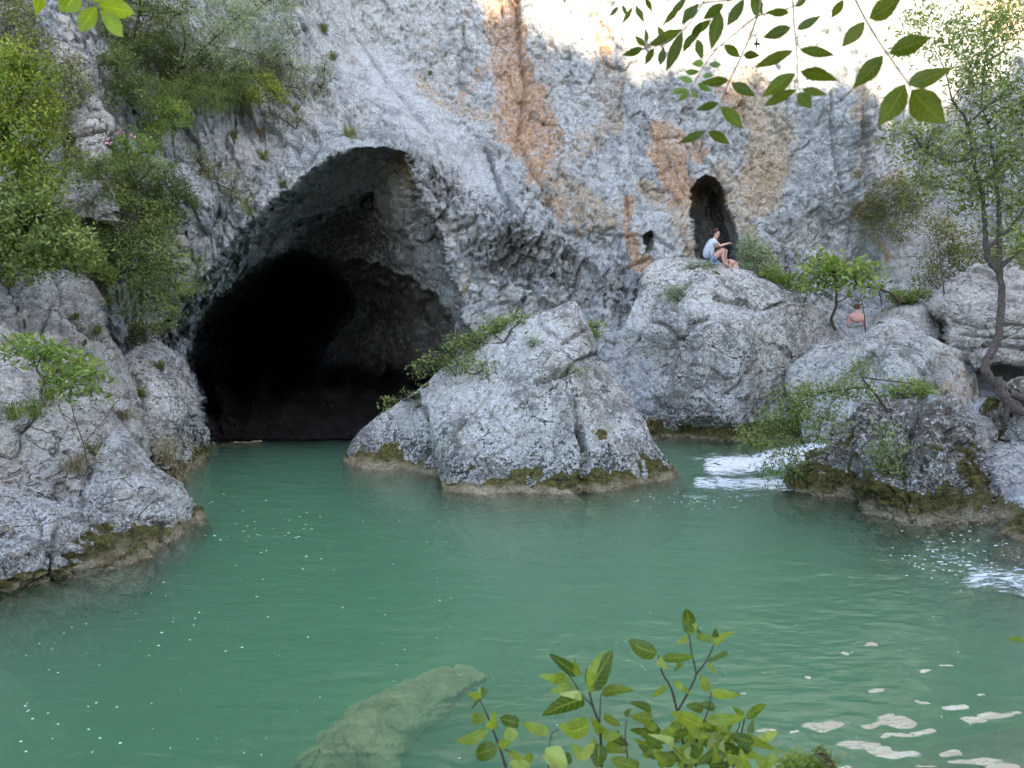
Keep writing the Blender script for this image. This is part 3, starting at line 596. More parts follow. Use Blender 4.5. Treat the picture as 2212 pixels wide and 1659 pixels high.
boulder("shore_rock", "white lichen covered stone at the right edge under the tree roots",
    [(2160, 940), (2168, 915), (2190, 895), (2212, 885), (2260, 880), (2280, 930), (2240, 955), (2190, 955)], [(2200, 920, 13.4), (2160, 940, 13.5), (2260, 920, 13.2)], T=.7, N_=180, R_=50, mat=M_PITTED, moss=.1, cat="rock")
boulder("shore_rock", "beige water worn stones between craggy rock and brown mossy stone",
    [(2070, 945), (2085, 915), (2110, 900), (2135, 905), (2150, 935), (2150, 965), (2110, 975), (2080, 970)], [(2110, 935, 13.4), (2075, 950, 13.5), (2145, 960, 13.1)], T=.6, N_=180, R_=50, mat=M_PALE, moss=.1, cat="rock")
boulder("shore_rock", "low wet stone lying in the foam at the lower right edge",
    [(2140, 1225), (2160, 1195), (2200, 1190), (2260, 1200), (2300, 1240), (2290, 1300), (2200, 1290), (2150, 1260)], [(2200, 1225, 8.9), (2150, 1235, 9.0), (2280, 1230, 8.8), (2210, 1280, 8.1)], T=.8, N_=200, R_=50, mat=M_PALE, moss=.12, wet=.2, cat="rock")
boulder("shore_rock", "small brown stone breaking the white rapid",
    [(1519, 1018), (1524, 1004), (1545, 999), (1562, 1005), (1568, 1020), (1550, 1040), (1525, 1036)], [(1543, 1012, 14.4), (1520, 1020, 14.5), (1566, 1020, 14.5)], T=.4, N_=120, R_=30, mat=M_WET, moss=.02, wet=.02, cat="rock", amp=.4, plate=.02)
boulder("shore_rock", "small round stone at the left foot of the cave mouth",
    [(440, 990), (445, 960), (458, 952), (472, 962), (478, 985), (470, 1010), (450, 1010)], [(458, 975, 17.0)], T=.5, N_=120, R_=30, mat=M_BOULDER, moss=.25, cat="rock", amp=.5)

# left shore
boulder("shore_rock", "tall pale slab of rock leaning at the left edge under the bushes",
    [(-420, 640), (-200, 590), (0, 590), (50, 598), (80, 575), (112, 571), (150, 590), (190, 610), (216, 645), (222, 700), (240, 748), (268, 790), (285, 840), (305, 880), (300, 930), (320, 1010), (380, 1060), (340, 1140), (200, 1180), (0, 1200), (-420, 1240)],
    [(-420, 640, 9.5), (-200, 600, 11.4), (0, 600, 12.4), (112, 575, 13.2), (216, 650, 13.3), (0, 750, 11.0), (120, 720, 12.0), (220, 800, 12.6), (60, 870, 10.2), (200, 900, 11.3), (300, 900, 12.4), (320, 1000, 11.9), (0, 950, 9.4), (150, 1000, 10.0), (-200, 900, 8.3), (-400, 1000, 6.8), (0, 1150, 9.1), (200, 1150, 10.2), (340, 1120, 11.4)],
    T=2.5, N_=620, R_=200, center=(60, 880), mat=M_PALE, plate=.08, amp=1.0, rnd=10, facets=18, fcut=(.55, .9), moss=.1, cat="rock", fineamp=1.4, 
    cracks=[([(120, 590), (135, 660), (170, 700), (240, 760)], 4, .14), ([(180, 740), (240, 830)], 3, .1), ([(20, 620), (60, 700)], 3, .08), ([(100, 870), (210, 850), (290, 870)], 6, .12), ([(120, 640), (90, 720), (130, 780)], 3, .1)])
boulder("shore_rock", "rounded grey buttress at the left side of the cave mouth",
    [(262, 800), (285, 760), (330, 735), (372, 765), (400, 790), (418, 830), (425, 880), (438, 920), (446, 965), (443, 1010), (430, 1060), (400, 1100), (340, 1100), (300, 1000), (280, 900)],
    [(275, 800, 14.0), (340, 740, 15.2), (400, 800, 15.4), (445, 960, 15.6), (440, 1020, 14.8), (340, 830, 13.9), (380, 900, 13.9), (400, 985, 14.2), (340, 980, 12.9), (300, 900, 12.8), (400, 1080, 13.2)],
    T=1.8, N_=380, R_=130, plate=.05, amp=1.2, moss=.38, wet=.1, cat="rock", extra=None)
boulder("shore_rock", "white pitted jagged ledge at the lower left water edge",
    [(-420, 1080), (-200, 1020), (0, 1050), (60, 1030), (110, 1060), (170, 1040), (210, 1090), (300, 1090), (360, 1080), (405, 1085), (425, 1110), (434, 1140), (425, 1185), (360, 1250), (240, 1310), (100, 1360), (0, 1400), (-420, 1520)],
    [(-420, 1080, 7.2), (-200, 1030, 8.0), (0, 1055, 9.2), (150, 1060, 9.9), (300, 1120, 9.9), (400, 1090, 10.6), (432, 1140, 10.4), (0, 1150, 8.3), (150, 1150, 8.8), (60, 1200, 8.0), (300, 1160, 9.35), (0, 1290, 7.8), (100, 1272, 8.05), (200, 1238, 8.5), (340, 1192, 9.2), (425, 1150, 10.3), (-200, 1200, 6.9), (-400, 1350, 6.2), (0, 1390, 7.3), (240, 1300, 8.2)],
    T=1.8, N_=620, R_=150, center=(60, 1190), mat=M_PITTED, plate=.10, amp=1.25, facets=16, fcut=(.6, .92), moss=.22, wet=.1, cat="rock", fineamp=2.2, rnd=9, mossn=.5,
    cracks=[([(0, 1150), (80, 1170), (180, 1200), (260, 1190)], 6, .14), ([(40, 1090), (120, 1110), (190, 1140)], 5, .1)])
boulder("shore_rock", "triangular boulder speckled with black pits, on the left shore",
    [(186, 1130), (190, 1060), (205, 1000), (225, 960), (248, 934), (268, 938), (300, 970), (340, 1012), (375, 1045), (400, 1078), (412, 1120), (400, 1170), (330, 1200), (270, 1200), (200, 1180)],
    [(190, 1090, 9.7), (250, 942, 10.8), (300, 975, 10.9), (395, 1080, 10.6), (260, 1020, 9.9), (300, 1080, 9.65), (330, 1145, 9.7), (230, 1130, 9.4), (370, 1110, 10.1), (300, 1200, 9.5)],
    T=1.3, N_=360, R_=120, mat=M_PITTED, plate=.025, moss=.1, cat="rock", rnd=7, cracks=[([(215, 990), (225, 1040), (210, 1090)], 3, .05)])
# pale crags that stand out of the bushy slope
for lab, ol, Yc in (("white squarish crag among the left bushes, level with the pink flowers", [(190, 330), (160, 315), (162, 250), (175, 228), (205, 226), (222, 245), (240, 262), (235, 290), (222, 300), (220, 370), (230, 400), (205, 400)], 14.2),
                    ("pale ledge below the white squarish crag on the left slope", [(148, 455), (146, 405), (165, 385), (210, 392), (245, 410), (262, 440), (250, 480), (215, 475), (170, 465)], 13.6),
                    ("rounded white crag between the bushes left of the cave arch", [(345, 545), (350, 480), (345, 455), (370, 440), (398, 465), (402, 520), (400, 575), (370, 585), (350, 580)], 15.2),
                    ("narrow grey crag near the top left of the slope", [(110, 150), (95, 100), (105, 60), (130, 42), (158, 60), (165, 110), (190, 150), (192, 200), (175, 225), (140, 210)], 15.2)):
    cx_ = sum(p[0] for p in ol) / len(ol); cy_ = sum(p[1] for p in ol) / len(ol)
    boulder("crag", lab, ol, [(cx_ - 60, cy_, Yc + .4), (cx_ + 60, cy_, Yc + .4), (cx_, cy_ - 80, Yc + .6), (cx_, cy_ + 80, Yc), (cx_, cy_, Yc)], T=1.6, N_=240, R_=70, mat=M_PALE, plate=.12, amp=1.5, moss=.01, cat="rock", rnd=6)
# sunken boulder
boulder("sunken_boulder", "long pale boulder lying under the green water at the bottom",
    [(560, 1760), (640, 1650), (700, 1580), (790, 1512), (880, 1462), (960, 1441), (1030, 1446), (1052, 1462), (1010, 1490), (960, 1540), (900, 1590), (860, 1640), (830, 1760)],
    [(600, 1720, 4.62), (700, 1590, 5.44), (800, 1520, 5.88), (960, 1445, 6.46), (1040, 1455, 6.56), (960, 1520, 6.27), (880, 1590, 5.78), (830, 1700, 5.05), (800, 1570, 5.59), (700, 1680, 4.86)],
    T=1.2, N_=300, R_=90, amp=.6, plate=.035, mat=M_SUNK, moss=-5, wet=-5, center=(800, 1590), bulge=.3)
SUNK = bpy.data.objects["sunken_boulder"]

# ------------------------------------------------------------------ river bed and the bank under the viewer
bx = np.linspace(-16, 16, 220); by = np.linspace(1.5, 26, 180)
BX, BY = np.meshgrid(bx, by); bxf = BX.ravel(); byf = BY.ravel()
bz = -3.0 + .35 * fbm(np.stack([bxf, byf, bxf * 0], -1), .5, 4)
def mound(cx_, cy_, r, top):
    global bz; bz = np.maximum(bz, top - 3.2 * (1 - np.exp(-(np.hypot(bxf - cx_, byf - cy_) / r) ** 2)) + .08 * fbm(np.stack([bxf, byf, bxf * 0], -1), 1.5, 3))
mound(6.8, 8.0, 3.0, -.12); mound(4.6, 5.2, 3.0, -.26); mound(1.6, 4.0, 2.2, -.60); mound(-6.4, 7.0, 2.2, -.15); mound(6.0, 13.5, 2.4, -.25); mound(1.0, 7.6, 1.8, -.95)
nearb = sstep(4.2, 2.4, byf); bz = bz * (1 - nearb) + nearb * 1.35
M_BED = simple("river_gravel", (.34, .29, .19), .9, (.19, .17, .11), 6, .04)
tag(link("riverbed", mk_mesh("riverbed", np.stack([bxf, byf, bz], -1), gridfaces(180, 220), M_BED)), kind="structure")
gxx = np.linspace(-14, 14, 80); gyy = np.linspace(-44, 2.0, 80); GX, GY = np.meshgrid(gxx, gyy)
gz = 1.32 + .12 * fbm(np.stack([GX.ravel(), GY.ravel(), GX.ravel() * 0], -1), .8, 4) - .6 * sstep(1.2, 2.0, GY.ravel())
M_SOIL = simple("bank_soil", (.16, .12, .08), .95, (.09, .07, .045), 8, .05)
tag(link("ground", mk_mesh("ground", np.stack([GX.ravel(), GY.ravel(), gz], -1), gridfaces(80, 80), M_SOIL)), kind="structure")

# ------------------------------------------------------------------ water
rows = np.concatenate([np.arange(800, 1120, 2.2), np.arange(1120, 1700, 2.6), np.arange(1700, 2500, 40)])
colsx = axis([(-700, -50, 12), (-50, 2270, 3.2), (2270, 2900, 12)])
WX, WYg = np.meshgrid(colsx, rows); wx = WX.ravel(); wy = WYg.ravel()
Vw = P3(wx, wy, Yz(wy, 0.0)); Vw[:, 2] = 0
Q = Vw * np.array([1, 1, 0])
near = np.clip(14 / np.maximum(Vw[:, 1], 1), .6, 2)
h = .012 * fbm(Q * np.array([.7, 1.3, 1]), 1.3, 3) + .006 * fbm(Q * np.array([.8, 1.8, 1]), 4.2, 2, off=4)
foam = np.maximum.reduce([
    sstep(44, 5, seg_dist(wx, wy, [(1540, 1010), (1640, 1005), (1740, 990), (1800, 970)])) * .8,
    sstep(30, 3, seg_dist(wx, wy, [(1510, 1046), (1600, 1048), (1690, 1050)])) * .72,
    sstep(16, 0, seg_dist(wx, wy, [(1500, 992), (1540, 984), (1600, 990)])) * .45,
    sstep(70, 0, seg_dist(wx, wy, [(2110, 1250), (2212, 1262), (2320, 1290)])) * .62,
    sstep(60, 0, seg_dist(wx, wy, [(2000, 1190), (2120, 1235)])) * .40,
    sstep(26, 0, seg_dist(wx, wy, [(1750, 1060), (1600, 1072), (1490, 1074)])) * .42])
painted_refl = np.zeros(len(wx))  # cream patches: reflections of the sunlit cliff painted onto the water
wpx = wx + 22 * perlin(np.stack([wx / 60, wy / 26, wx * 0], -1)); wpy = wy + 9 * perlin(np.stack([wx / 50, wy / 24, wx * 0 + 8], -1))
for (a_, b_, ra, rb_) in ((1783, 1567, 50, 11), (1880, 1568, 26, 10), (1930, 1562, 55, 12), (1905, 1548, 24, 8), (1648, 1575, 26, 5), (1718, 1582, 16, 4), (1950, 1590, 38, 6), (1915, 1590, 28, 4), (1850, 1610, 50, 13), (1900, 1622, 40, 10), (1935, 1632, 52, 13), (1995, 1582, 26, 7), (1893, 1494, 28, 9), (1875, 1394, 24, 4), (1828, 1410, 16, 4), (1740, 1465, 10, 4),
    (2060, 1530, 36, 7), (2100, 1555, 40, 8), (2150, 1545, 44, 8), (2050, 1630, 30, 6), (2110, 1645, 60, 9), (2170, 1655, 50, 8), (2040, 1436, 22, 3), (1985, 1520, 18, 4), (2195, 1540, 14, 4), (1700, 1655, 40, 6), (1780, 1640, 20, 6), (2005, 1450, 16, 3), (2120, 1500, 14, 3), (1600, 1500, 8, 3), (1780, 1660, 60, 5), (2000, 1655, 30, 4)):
    painted_refl = np.maximum(painted_refl, 1 - ((wpx - a_) / ra) ** 2 * .8 - ((wpy - b_) / (rb_ * .85)) ** 2 * .8)
painted_refl = sstep(.0, .7, painted_refl)
fn = fbm(Q * np.array([1, 2.2, 1]), 4., 4, ridged=True)
h += foam * (.06 * fn + .02) + sstep(50, 0, seg_dist(wx, wy, [(1660, 1000), (1800, 955)])) * .10 * (wx < 1810)
h *= 1 - sstep(1700, 1750, wy)
Vw[:, 2] = h
nr, nc = len(rows), len(colsx); faces = gridfaces(nr, nc)
border = np.concatenate([np.arange(nc), np.arange(1, nr) * nc + nc - 1, (nr - 1) * nc + np.arange(nc - 2, -1, -1), np.arange(nr - 2, 0, -1) * nc])
nb = len(border); low = Vw[border].copy(); low[:, 2] = -4.6; b0 = len(Vw)
side = np.stack([border, b0 + np.arange(nb), b0 + (np.arange(nb) + 1) % nb, np.roll(border, -1)], -1)
Vall = np.concatenate([Vw, low]); bottom = (b0 + np.arange(nb))[None]
m = NT("pool_water")
fres = m.n("ShaderNodeFresnel"); fres.inputs[0].default_value = 1.33
gl = m.n("ShaderNodeBsdfGlossy"); gl.inputs["Roughness"].default_value = .012; gl.inputs["Color"].default_value = (1, 1, 1, 1)
tr = m.n("ShaderNodeBsdfTransparent"); tr.inputs[0].default_value = (.97, .99, .98, 1)
n1 = m.noise(2.2, 4, .55, stretch=(.8, 1.7, 1), dist=.5); n2_ = m.noise(9, 3, .5, stretch=(.7, 1.9, 1), dist=.3)
hh = m.math('ADD', m.math('MULTIPLY', n1, .022), m.math('MULTIPLY', n2_, .0065))
bu = m.n("ShaderNodeBump"); bu.inputs["Strength"].default_value = 1.0; bu.inputs["Distance"].default_value = 1.0; m.l(hh, bu.inputs["Height"])
m.l(bu.outputs[0], fres.inputs["Normal"]); m.l(bu.outputs[0], gl.inputs["Normal"])
mx = m.n("ShaderNodeMixShader"); m.l(fres.outputs[0], mx.inputs[0]); m.l(tr.outputs[0], mx.inputs[1]); m.l(gl.outputs[0], mx.inputs[2])
fd = m.n("ShaderNodeBsdfDiffuse"); fd.inputs[0].default_value = (.78, .8, .8, 1)
fnz = m.noise(5, 7, .75, stretch=(.7, 2.0, 1), dist=1.0)
ff = m.ramp(m.math('ADD', m.attr("foam"), m.math('MULTIPLY', m.math('SUBTRACT', fnz, .5), 1.9)), .45, .8)
mx2 = m.n("ShaderNodeMixShader"); m.l(m.math('MULTIPLY', ff, .9), mx2.inputs[0]); m.l(mx.outputs[0], mx2.inputs[1]); m.l(fd.outputs[0], mx2.inputs[2])
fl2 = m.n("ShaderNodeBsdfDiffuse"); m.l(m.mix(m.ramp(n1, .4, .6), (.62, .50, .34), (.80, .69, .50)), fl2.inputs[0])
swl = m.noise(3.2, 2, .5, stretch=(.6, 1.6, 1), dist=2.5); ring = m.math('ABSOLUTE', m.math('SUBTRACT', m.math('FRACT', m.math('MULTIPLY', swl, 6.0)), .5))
fm = m.math('MULTIPLY', m.ramp(m.attr("painted_refl"), .1, .9), m.ramp(ring, .03, .12, .55, 1.0))
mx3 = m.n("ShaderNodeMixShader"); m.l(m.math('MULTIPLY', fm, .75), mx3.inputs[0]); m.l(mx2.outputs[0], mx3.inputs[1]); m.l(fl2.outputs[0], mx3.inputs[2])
m.l(mx3.outputs[0], m.out.inputs[0])
vs = m.n("ShaderNodeVolumeScatter"); vs.inputs["Color"].default_value = (.72, 1.0, .80, 1); vs.inputs["Density"].default_value = .50; vs.inputs["Anisotropy"].default_value = .2
va = m.n("ShaderNodeVolumeAbsorption"); va.inputs["Color"].default_value = (.34, .90, .42, 1); va.inputs["Density"].default_value = .50
ad = m.n("ShaderNodeAddShader"); m.l(vs.outputs[0], ad.inputs[0]); m.l(va.outputs[0], ad.inputs[1]); m.l(ad.outputs[0], m.out.inputs["Volume"])
wme = mk_mesh("water", Vall, [faces, side, bottom], m.m)
fattr(wme, "foam", np.concatenate([foam, np.zeros(nb)])); fattr(wme, "painted_refl", np.concatenate([painted_refl, np.zeros(nb)]))
bmx = bmesh.new(); bmx.from_mesh(wme); bmesh.ops.recalc_face_normals(bmx, faces=bmx.faces); bmx.to_mesh(wme); bmx.free()
tag(link("water", wme), kind="structure")

# small foam flecks drifting on the pool: nobody could count them
fl = []; ff_ = []
def fleck(px, py, r):
    p = P3(px, py, Yz(py, 0)); k = len(fl); a0 = random.random() * 6
    for i in range(7):
        a = a0 + i / 7 * 6.283; rr = r * random.uniform(.7, 1.2); fl.append((p[0] + rr * 1.3 * math.cos(a), p[1] + rr * math.sin(a), .03))
    fl.append((p[0], p[1], .034))
    for i in range(7): ff_.append((k + i, k + (i + 1) % 7, k + 7))
for i in range(45): fleck(random.gauss(560, 90), random.gauss(1140, 45) + 0, random.uniform(.007, .016))
for i in range(60): fleck(random.uniform(250, 980), random.uniform(1090, 1420), random.uniform(.004, .010))
for i in range(30): fleck(random.uniform(0, 300), random.uniform(1330, 1640), random.uniform(.004, .009))
for i in range(80): fleck(random.uniform(300, 2200), random.uniform(1300, 1650), random.uniform(.003, .006))
for i in range(60): fleck(random.gauss(1500, 60), random.gauss(1085, 12), random.uniform(.006, .016))
for i in range(120): fleck(random.gauss(2060, 70), random.gauss(1205, 26), random.uniform(.006, .018))
M_FOAM = simple("foam", (.85, .84, .78), .7, (.7, .68, .6), 30)
tag(link("foam_flecks", mk_mesh("foam_flecks", np.array(fl), np.array(ff_), M_FOAM)), kind="stuff")
# ------------------------------------------------------------------ plants
def tube_arrays(pts, rad, sides=5):
    pts = np.asarray(pts, float); n = len(pts); t = np.gradient(pts, axis=0); t /= np.linalg.norm(t, axis=1)[:, None] + 1e-9
    up = np.array([.3, .2, 1.0]); a = np.cross(t, up); a /= np.linalg.norm(a, axis=1)[:, None] + 1e-9; b = np.cross(t, a)
    an = np.arange(sides) / sides * 2 * np.pi
    V = pts[:, None] + rad[:, None, None] * (np.cos(an)[None, :, None] * a[:, None] + np.sin(an)[None, :, None] * b[:, None])
    return V.reshape(-1, 3), gridfaces(n, sides, wrap=True)
class Geo:
    def __init__(s): s.V = []; s.F = {}; s.H = []; s.n = 0; s.X = []
    def add(s, V, F, hue=None, uv=None):
        if uv is not None: s.X.append(uv)
        V = np.asarray(V, float); F = np.asarray(F)
        s.F.setdefault(F.shape[1], []).append(F + s.n); s.V.append(V); s.H.append(np.full(len(V), .5) if hue is None else hue); s.n += len(V)
    def mesh(s, name, mat, smooth=True):
        me = mk_mesh(name, np.concatenate(s.V) - s.org if hasattr(s, 'org') else np.concatenate(s.V), [np.concatenate(f) for f in s.F.values()], mat, smooth)
        if len(me.vertices) == s.n: fattr(me, "hue", np.concatenate(s.H))
        if s.X: X = np.concatenate(s.X); fattr(me, "lu", X[:, 0]); fattr(me, "lt", X[:, 1])
        return me
def smooth_path(pts, rad, k=4, wob=0.):
    pts = np.asarray(pts, float); n = len(pts)
    if n < 2: return pts, rad
    t = np.arange(n); tt = np.linspace(0, n - 1, (n - 1) * k + 1)
    def cr(v):
        v = np.asarray(v, float); p = np.concatenate([[2 * v[0] - v[1]], v, [2 * v[-1] - v[-2]]]); i = np.minimum(tt.astype(int), n - 2); f = tt - i
        if v.ndim > 1: f = f[:, None]
        p0, p1, p2, p3 = p[i], p[i + 1], p[i + 2], p[i + 3]
        return .5 * (2 * p1 + (p2 - p0) * f + (2 * p0 - 5 * p1 + 4 * p2 - p3) * f ** 2 + (3 * p1 - p0 - 3 * p2 + p3) * f ** 3)
    q = cr(pts); r = np.interp(tt, t, rad)
    if wob: q[1:-1] += RNG.normal(size=q[1:-1].shape) * wob
    return q, r
def leaf_batch(C, D, Nrm, L, W, kind=0):
    """C base points, D directions, Nrm approximate normals"""
    D = D / (np.linalg.norm(D, axis=1)[:, None] + 1e-9); S = np.cross(D, Nrm); S /= np.linalg.norm(S, axis=1)[:, None] + 1e-9; U = np.cross(S, D)
    n = len(C); L = L[:, None]; W = W[:, None]
    if kind == 0:
        V = np.stack([C, C + D * L * .45 + S * W * .5 + U * L * .06, C + D * L, C + D * L * .45 - S * W * .5 + U * L * .06], 1); k = 4
        F = np.arange(n)[:, None] * 4 + np.arange(4)[None]
        return V.reshape(-1, 3), F, k
    V = np.stack([C, C + D * L * .3 + S * W * .42 + U * L * .07, C + D * L * .62 + S * W * .4 + U * L * .05, C + D * L - U * L * .1, C + D * L * .62 - S * W * .4 + U * L * .05, C + D * L * .3 - S * W * .42 + U * L * .07], 1)
    F = np.arange(n)[:, None] * 6 + np.arange(6)[None]
    return V.reshape(-1, 3), F, 6
def plant(name, label, cat, Y, blobs, stems=(), leaf=.045, asp=.45, per=26, clumps=60, mat=None, twig=None, group=None, crad=.13, droop=0., dY=.5, sr=.02, tw=.006, lk=0, base=None, crown="foliage", stem="stem", off=.35, ynoise=True, up=.5, maxtw=60, lighttop=.25):
    """blobs (px, py, rx, ry) in photo pixels; stems: list of (points px, radius m start, radius m end)"""
    mat = mat or L_GREEN; twig = twig or M_TWIG; leaf *= 1.3; per = int(per * (1.55 if clumps > 20 else 1.2))
    if Y is None:
        ys = [hitY(b[0], b[1]) for b in blobs]; Y = float(np.median(ys)) - off
    st_pts = []; g2 = Geo()
    for s_ in stems:
        pp = [P3(p[0], p[1], Y + (p[2] if len(p) > 2 else 0)) for p in s_[0]]
        q, r = smooth_path(pp, np.linspace(s_[1], s_[2], len(pp)), 5, s_[1] * .12); V, F = tube_arrays(q, r, 7); g2.add(V, F); st_pts += [(*a, b) for a, b in zip(q, r)]
    if not stems:
        b0 = blobs[0]; bp = base or (b0[0], b0[1] + b0[3] * .9); h = hit(bp[0], bp[1]); p0 = np.array(h[0]) if h and abs(h[0].y - Y) < 2.5 else P3(bp[0], bp[1], Y + .15)
        st_pts = [(*p0, .02)]
        for b in blobs:
            c = P3(b[0], b[1], Y); mid = (p0 + c) / 2 + RNG.normal(size=3) * .05; q, r = smooth_path([p0, mid, c], np.linspace(sr, sr * .4, 3), 4); V, F = tube_arrays(q, r, 5); g2.add(V, F); st_pts += [(*a, b_) for a, b_ in zip(q, r)]
    S = np.array(st_pts); area = np.array([b[2] * b[3] for b in blobs], float); cnt = np.maximum(2, (clumps * area / area.sum())).astype(int)
    CC = []
    for b, c in zip(blobs, cnt):
        k = 0
        while k < c:
            a = RNG.random() * 6.283; rr = RNG.random() ** .5 * (1 + .12 * RNG.normal()); x = b[0] + b[2] * rr * math.cos(a); y = b[1] + b[3] * rr * math.sin(a)
            CC.append(P3(x, y, Y + RNG.uniform(-dY, dY) * math.sqrt(max(.05, 1 - min(1, rr) ** 2)))); k += 1
    CC = np.array(CC); g = Geo()
    for i, c in enumerate(CC):
        dd = np.linalg.norm(S[:, :3] - c, axis=1); j = int(np.argmin(dd)); 
        if i < maxtw and dd[j] > .05:
            a = S[j, :3]; m_ = (a + c) / 2 + RNG.normal(size=3) * dd[j] * .1 + np.array([0, 0, dd[j] * .12]); q, r = smooth_path([a, m_, c], np.array([min(tw * 1.4, S[j, 3]), tw * .8, tw * .35]), 3); V, F = tube_arrays(q, r, 3); g2.add(V, F)
    n = len(CC) * per; ci = np.repeat(np.arange(len(CC)), per); sc = crad * RNG.uniform(.55, 1.35, len(CC))[ci]
    offs = RNG.normal(size=(n, 3)) * np.array([1, 1, .75]); offs *= sc[:, None] * .6; P = CC[ci] + offs
    D = offs / (np.linalg.norm(offs, axis=1)[:, None] + 1e-6) * .7 + RNG.normal(size=(n, 3)) * .6 + np.array([0, 0, .15 - droop]); Nn = RNG.normal(size=(n, 3)) * .7 + np.array([0, -.3, up])
    L = leaf * RNG.uniform(.6, 1.35, n); V, F, k = leaf_batch(P, D, Nn, L, L * asp, lk)
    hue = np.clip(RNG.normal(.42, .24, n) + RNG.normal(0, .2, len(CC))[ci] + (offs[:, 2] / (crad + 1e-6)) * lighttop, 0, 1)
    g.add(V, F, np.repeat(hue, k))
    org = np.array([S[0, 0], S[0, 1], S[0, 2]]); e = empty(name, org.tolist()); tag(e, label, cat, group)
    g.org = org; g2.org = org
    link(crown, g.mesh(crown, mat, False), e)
    if g2.n: link(stem, g2.mesh(stem, twig), e)
    return e
def tuft(label, px, py, hpx, n=60, mat=None, spread=1.5, Y=None, name="grass_tuft", group="grass tufts on the rocks", wbl=.006, hang=0.):
    hpx *= 1.15; n = int(n * .8)
    h = hit(px, py); p0 = np.array(h[0]) if h and Y is None else P3(px, py, Y or 15.); p0[1] -= .03; Hh = hpx / FOC * p0[1]; g = Geo()
    n = int(n); az = RNG.random(n) * 6.283; tl = RNG.random(n) ** .7 * spread; L = Hh * RNG.uniform(.5, 1.15, n)
    b = p0 + np.stack([RNG.normal(size=n) * .14 * Hh, RNG.normal(size=n) * .08 * Hh, RNG.normal(size=n) * .04 * Hh], -1)
    dirh = np.stack([np.cos(az), np.sin(az) * .6 - .15, 0 * az], -1); m_ = b + dirh * (L * tl * .35)[:, None] + np.array([0, 0, 1]) * (L * .6)[:, None]; t_ = m_ + dirh * (L * tl * .75)[:, None] + np.array([0, 0, 1]) * (L * (.42 - tl * .75 - hang))[:, None]
    sd = np.stack([-np.sin(az), np.cos(az), 0 * az], -1) * .5 + np.array([.6, 0, 0]); sd /= np.linalg.norm(sd, axis=1)[:, None]; w_ = wbl * RNG.uniform(.6, 1.3, n)[:, None]
    V = np.stack([b - sd * w_, b + sd * w_, m_ + sd * w_ * .8, m_ - sd * w_ * .8, t_], 1).reshape(-1, 3); i = np.arange(n)[:, None] * 5
    hue = np.repeat(RNG.random(n), 5); g.org = p0
    g.add(V, i + np.array([[0, 1, 2, 3]]), hue); g.F.setdefault(3, []).append(i + np.array([[3, 2, 4]]))
    o = link(name, g.mesh(name, mat or L_GRASS, False), loc=p0.tolist()); tag(o, label, "grass", group); return o

# --- bushy slope on the left (names by their look; each a shrub of its own)
GS = "shrubs growing on the rocky slope left of the cave"
plant("yellow_shrub", "big yellow green shrub coloured as if sunlit, hanging down the left edge", "shrub", 11.6, [(20, 130, 60, 40), (60, 200, 75, 75), (50, 290, 90, 90), (70, 370, 75, 55), (10, 230, 90, 120), (-80, 250, 90, 140)], [([(-60, 420), (-10, 330), (30, 240), (60, 170)], .05, .015), ([(-10, 330), (50, 330), (110, 290)], .03, .01)],
      leaf=.05, clumps=330, per=34, mat=L_YELLOW, crad=.16, group=GS)  # sun dapple is put into the bright yellow green leaf colour
plant("olive_shrub", "thin olive brown shrub in the top left corner", "shrub", None, [(30, 60, 50, 60), (75, 110, 40, 40), (10, 10, 60, 40)], leaf=.045, clumps=90, per=26, mat=L_OLIVE, group=GS, off=.5)
plant("broad_shrub", "pale green leafy shrub above the tall slab at the left edge", "shrub", 11.4, [(40, 440, 80, 40), (60, 500, 110, 60), (130, 540, 80, 45), (20, 560, 90, 50), (-80, 500, 100, 80)], [([(-20, 640), (20, 560), (60, 500)], .045, .015), ([(20, 560), (100, 540), (160, 520)], .025, .008)],
      leaf=.06, clumps=300, per=32, mat=L_GREEN, crad=.16, group=GS)
plant("hanging_shrub", "feathery green shrub hanging beside the cave mouth's left corner", "shrub", 14.0, [(260, 500, 70, 70), (320, 560, 90, 60), (380, 600, 70, 50), (300, 640, 80, 45), (350, 680, 50, 30), (230, 440, 60, 40), (420, 620, 35, 20)], [([(210, 640), (260, 590), (330, 580), (420, 600), (450, 625)], .035, .008), ([(260, 590), (260, 500), (280, 440)], .025, .008), ([(260, 600), (310, 640), (370, 690)], .02, .006)],
      leaf=.04, clumps=250, per=24, mat=L_GREEN, crad=.15, group=GS, asp=.4)
plant("dark_shrub", "dark green shrub between the rounded white crag and pink flowers", "shrub", None, [(360, 400, 48, 50), (320, 420, 40, 30), (400, 440, 30, 40)], leaf=.04, clumps=90, per=30, mat=L_DARK, group=GS, off=.6)
plant("green_shrub", "light green shrub spreading below the pale ledge", "shrub", None, [(250, 430, 55, 30), (300, 460, 60, 30), (350, 490, 30, 25)], leaf=.045, clumps=90, per=28, mat=L_GREEN, group=GS, off=.7)
plant("dark_shrub", "dense dark green shrub in the middle of the upper slope", "shrub", None, [(420, 150, 70, 40), (380, 195, 60, 30), (460, 190, 60, 35), (330, 120, 60, 45)], leaf=.04, clumps=230, per=34, mat=L_DARK, group=GS, off=.8)
plant("fern_shrub", "fine feathery green bush just left of the arch shoulder", "shrub", None, [(400, 205, 55, 28), (455, 215, 55, 28), (350, 200, 35, 25)], leaf=.03, clumps=150, per=34, mat=L_GREEN, group=GS, off=1.1, asp=.25)
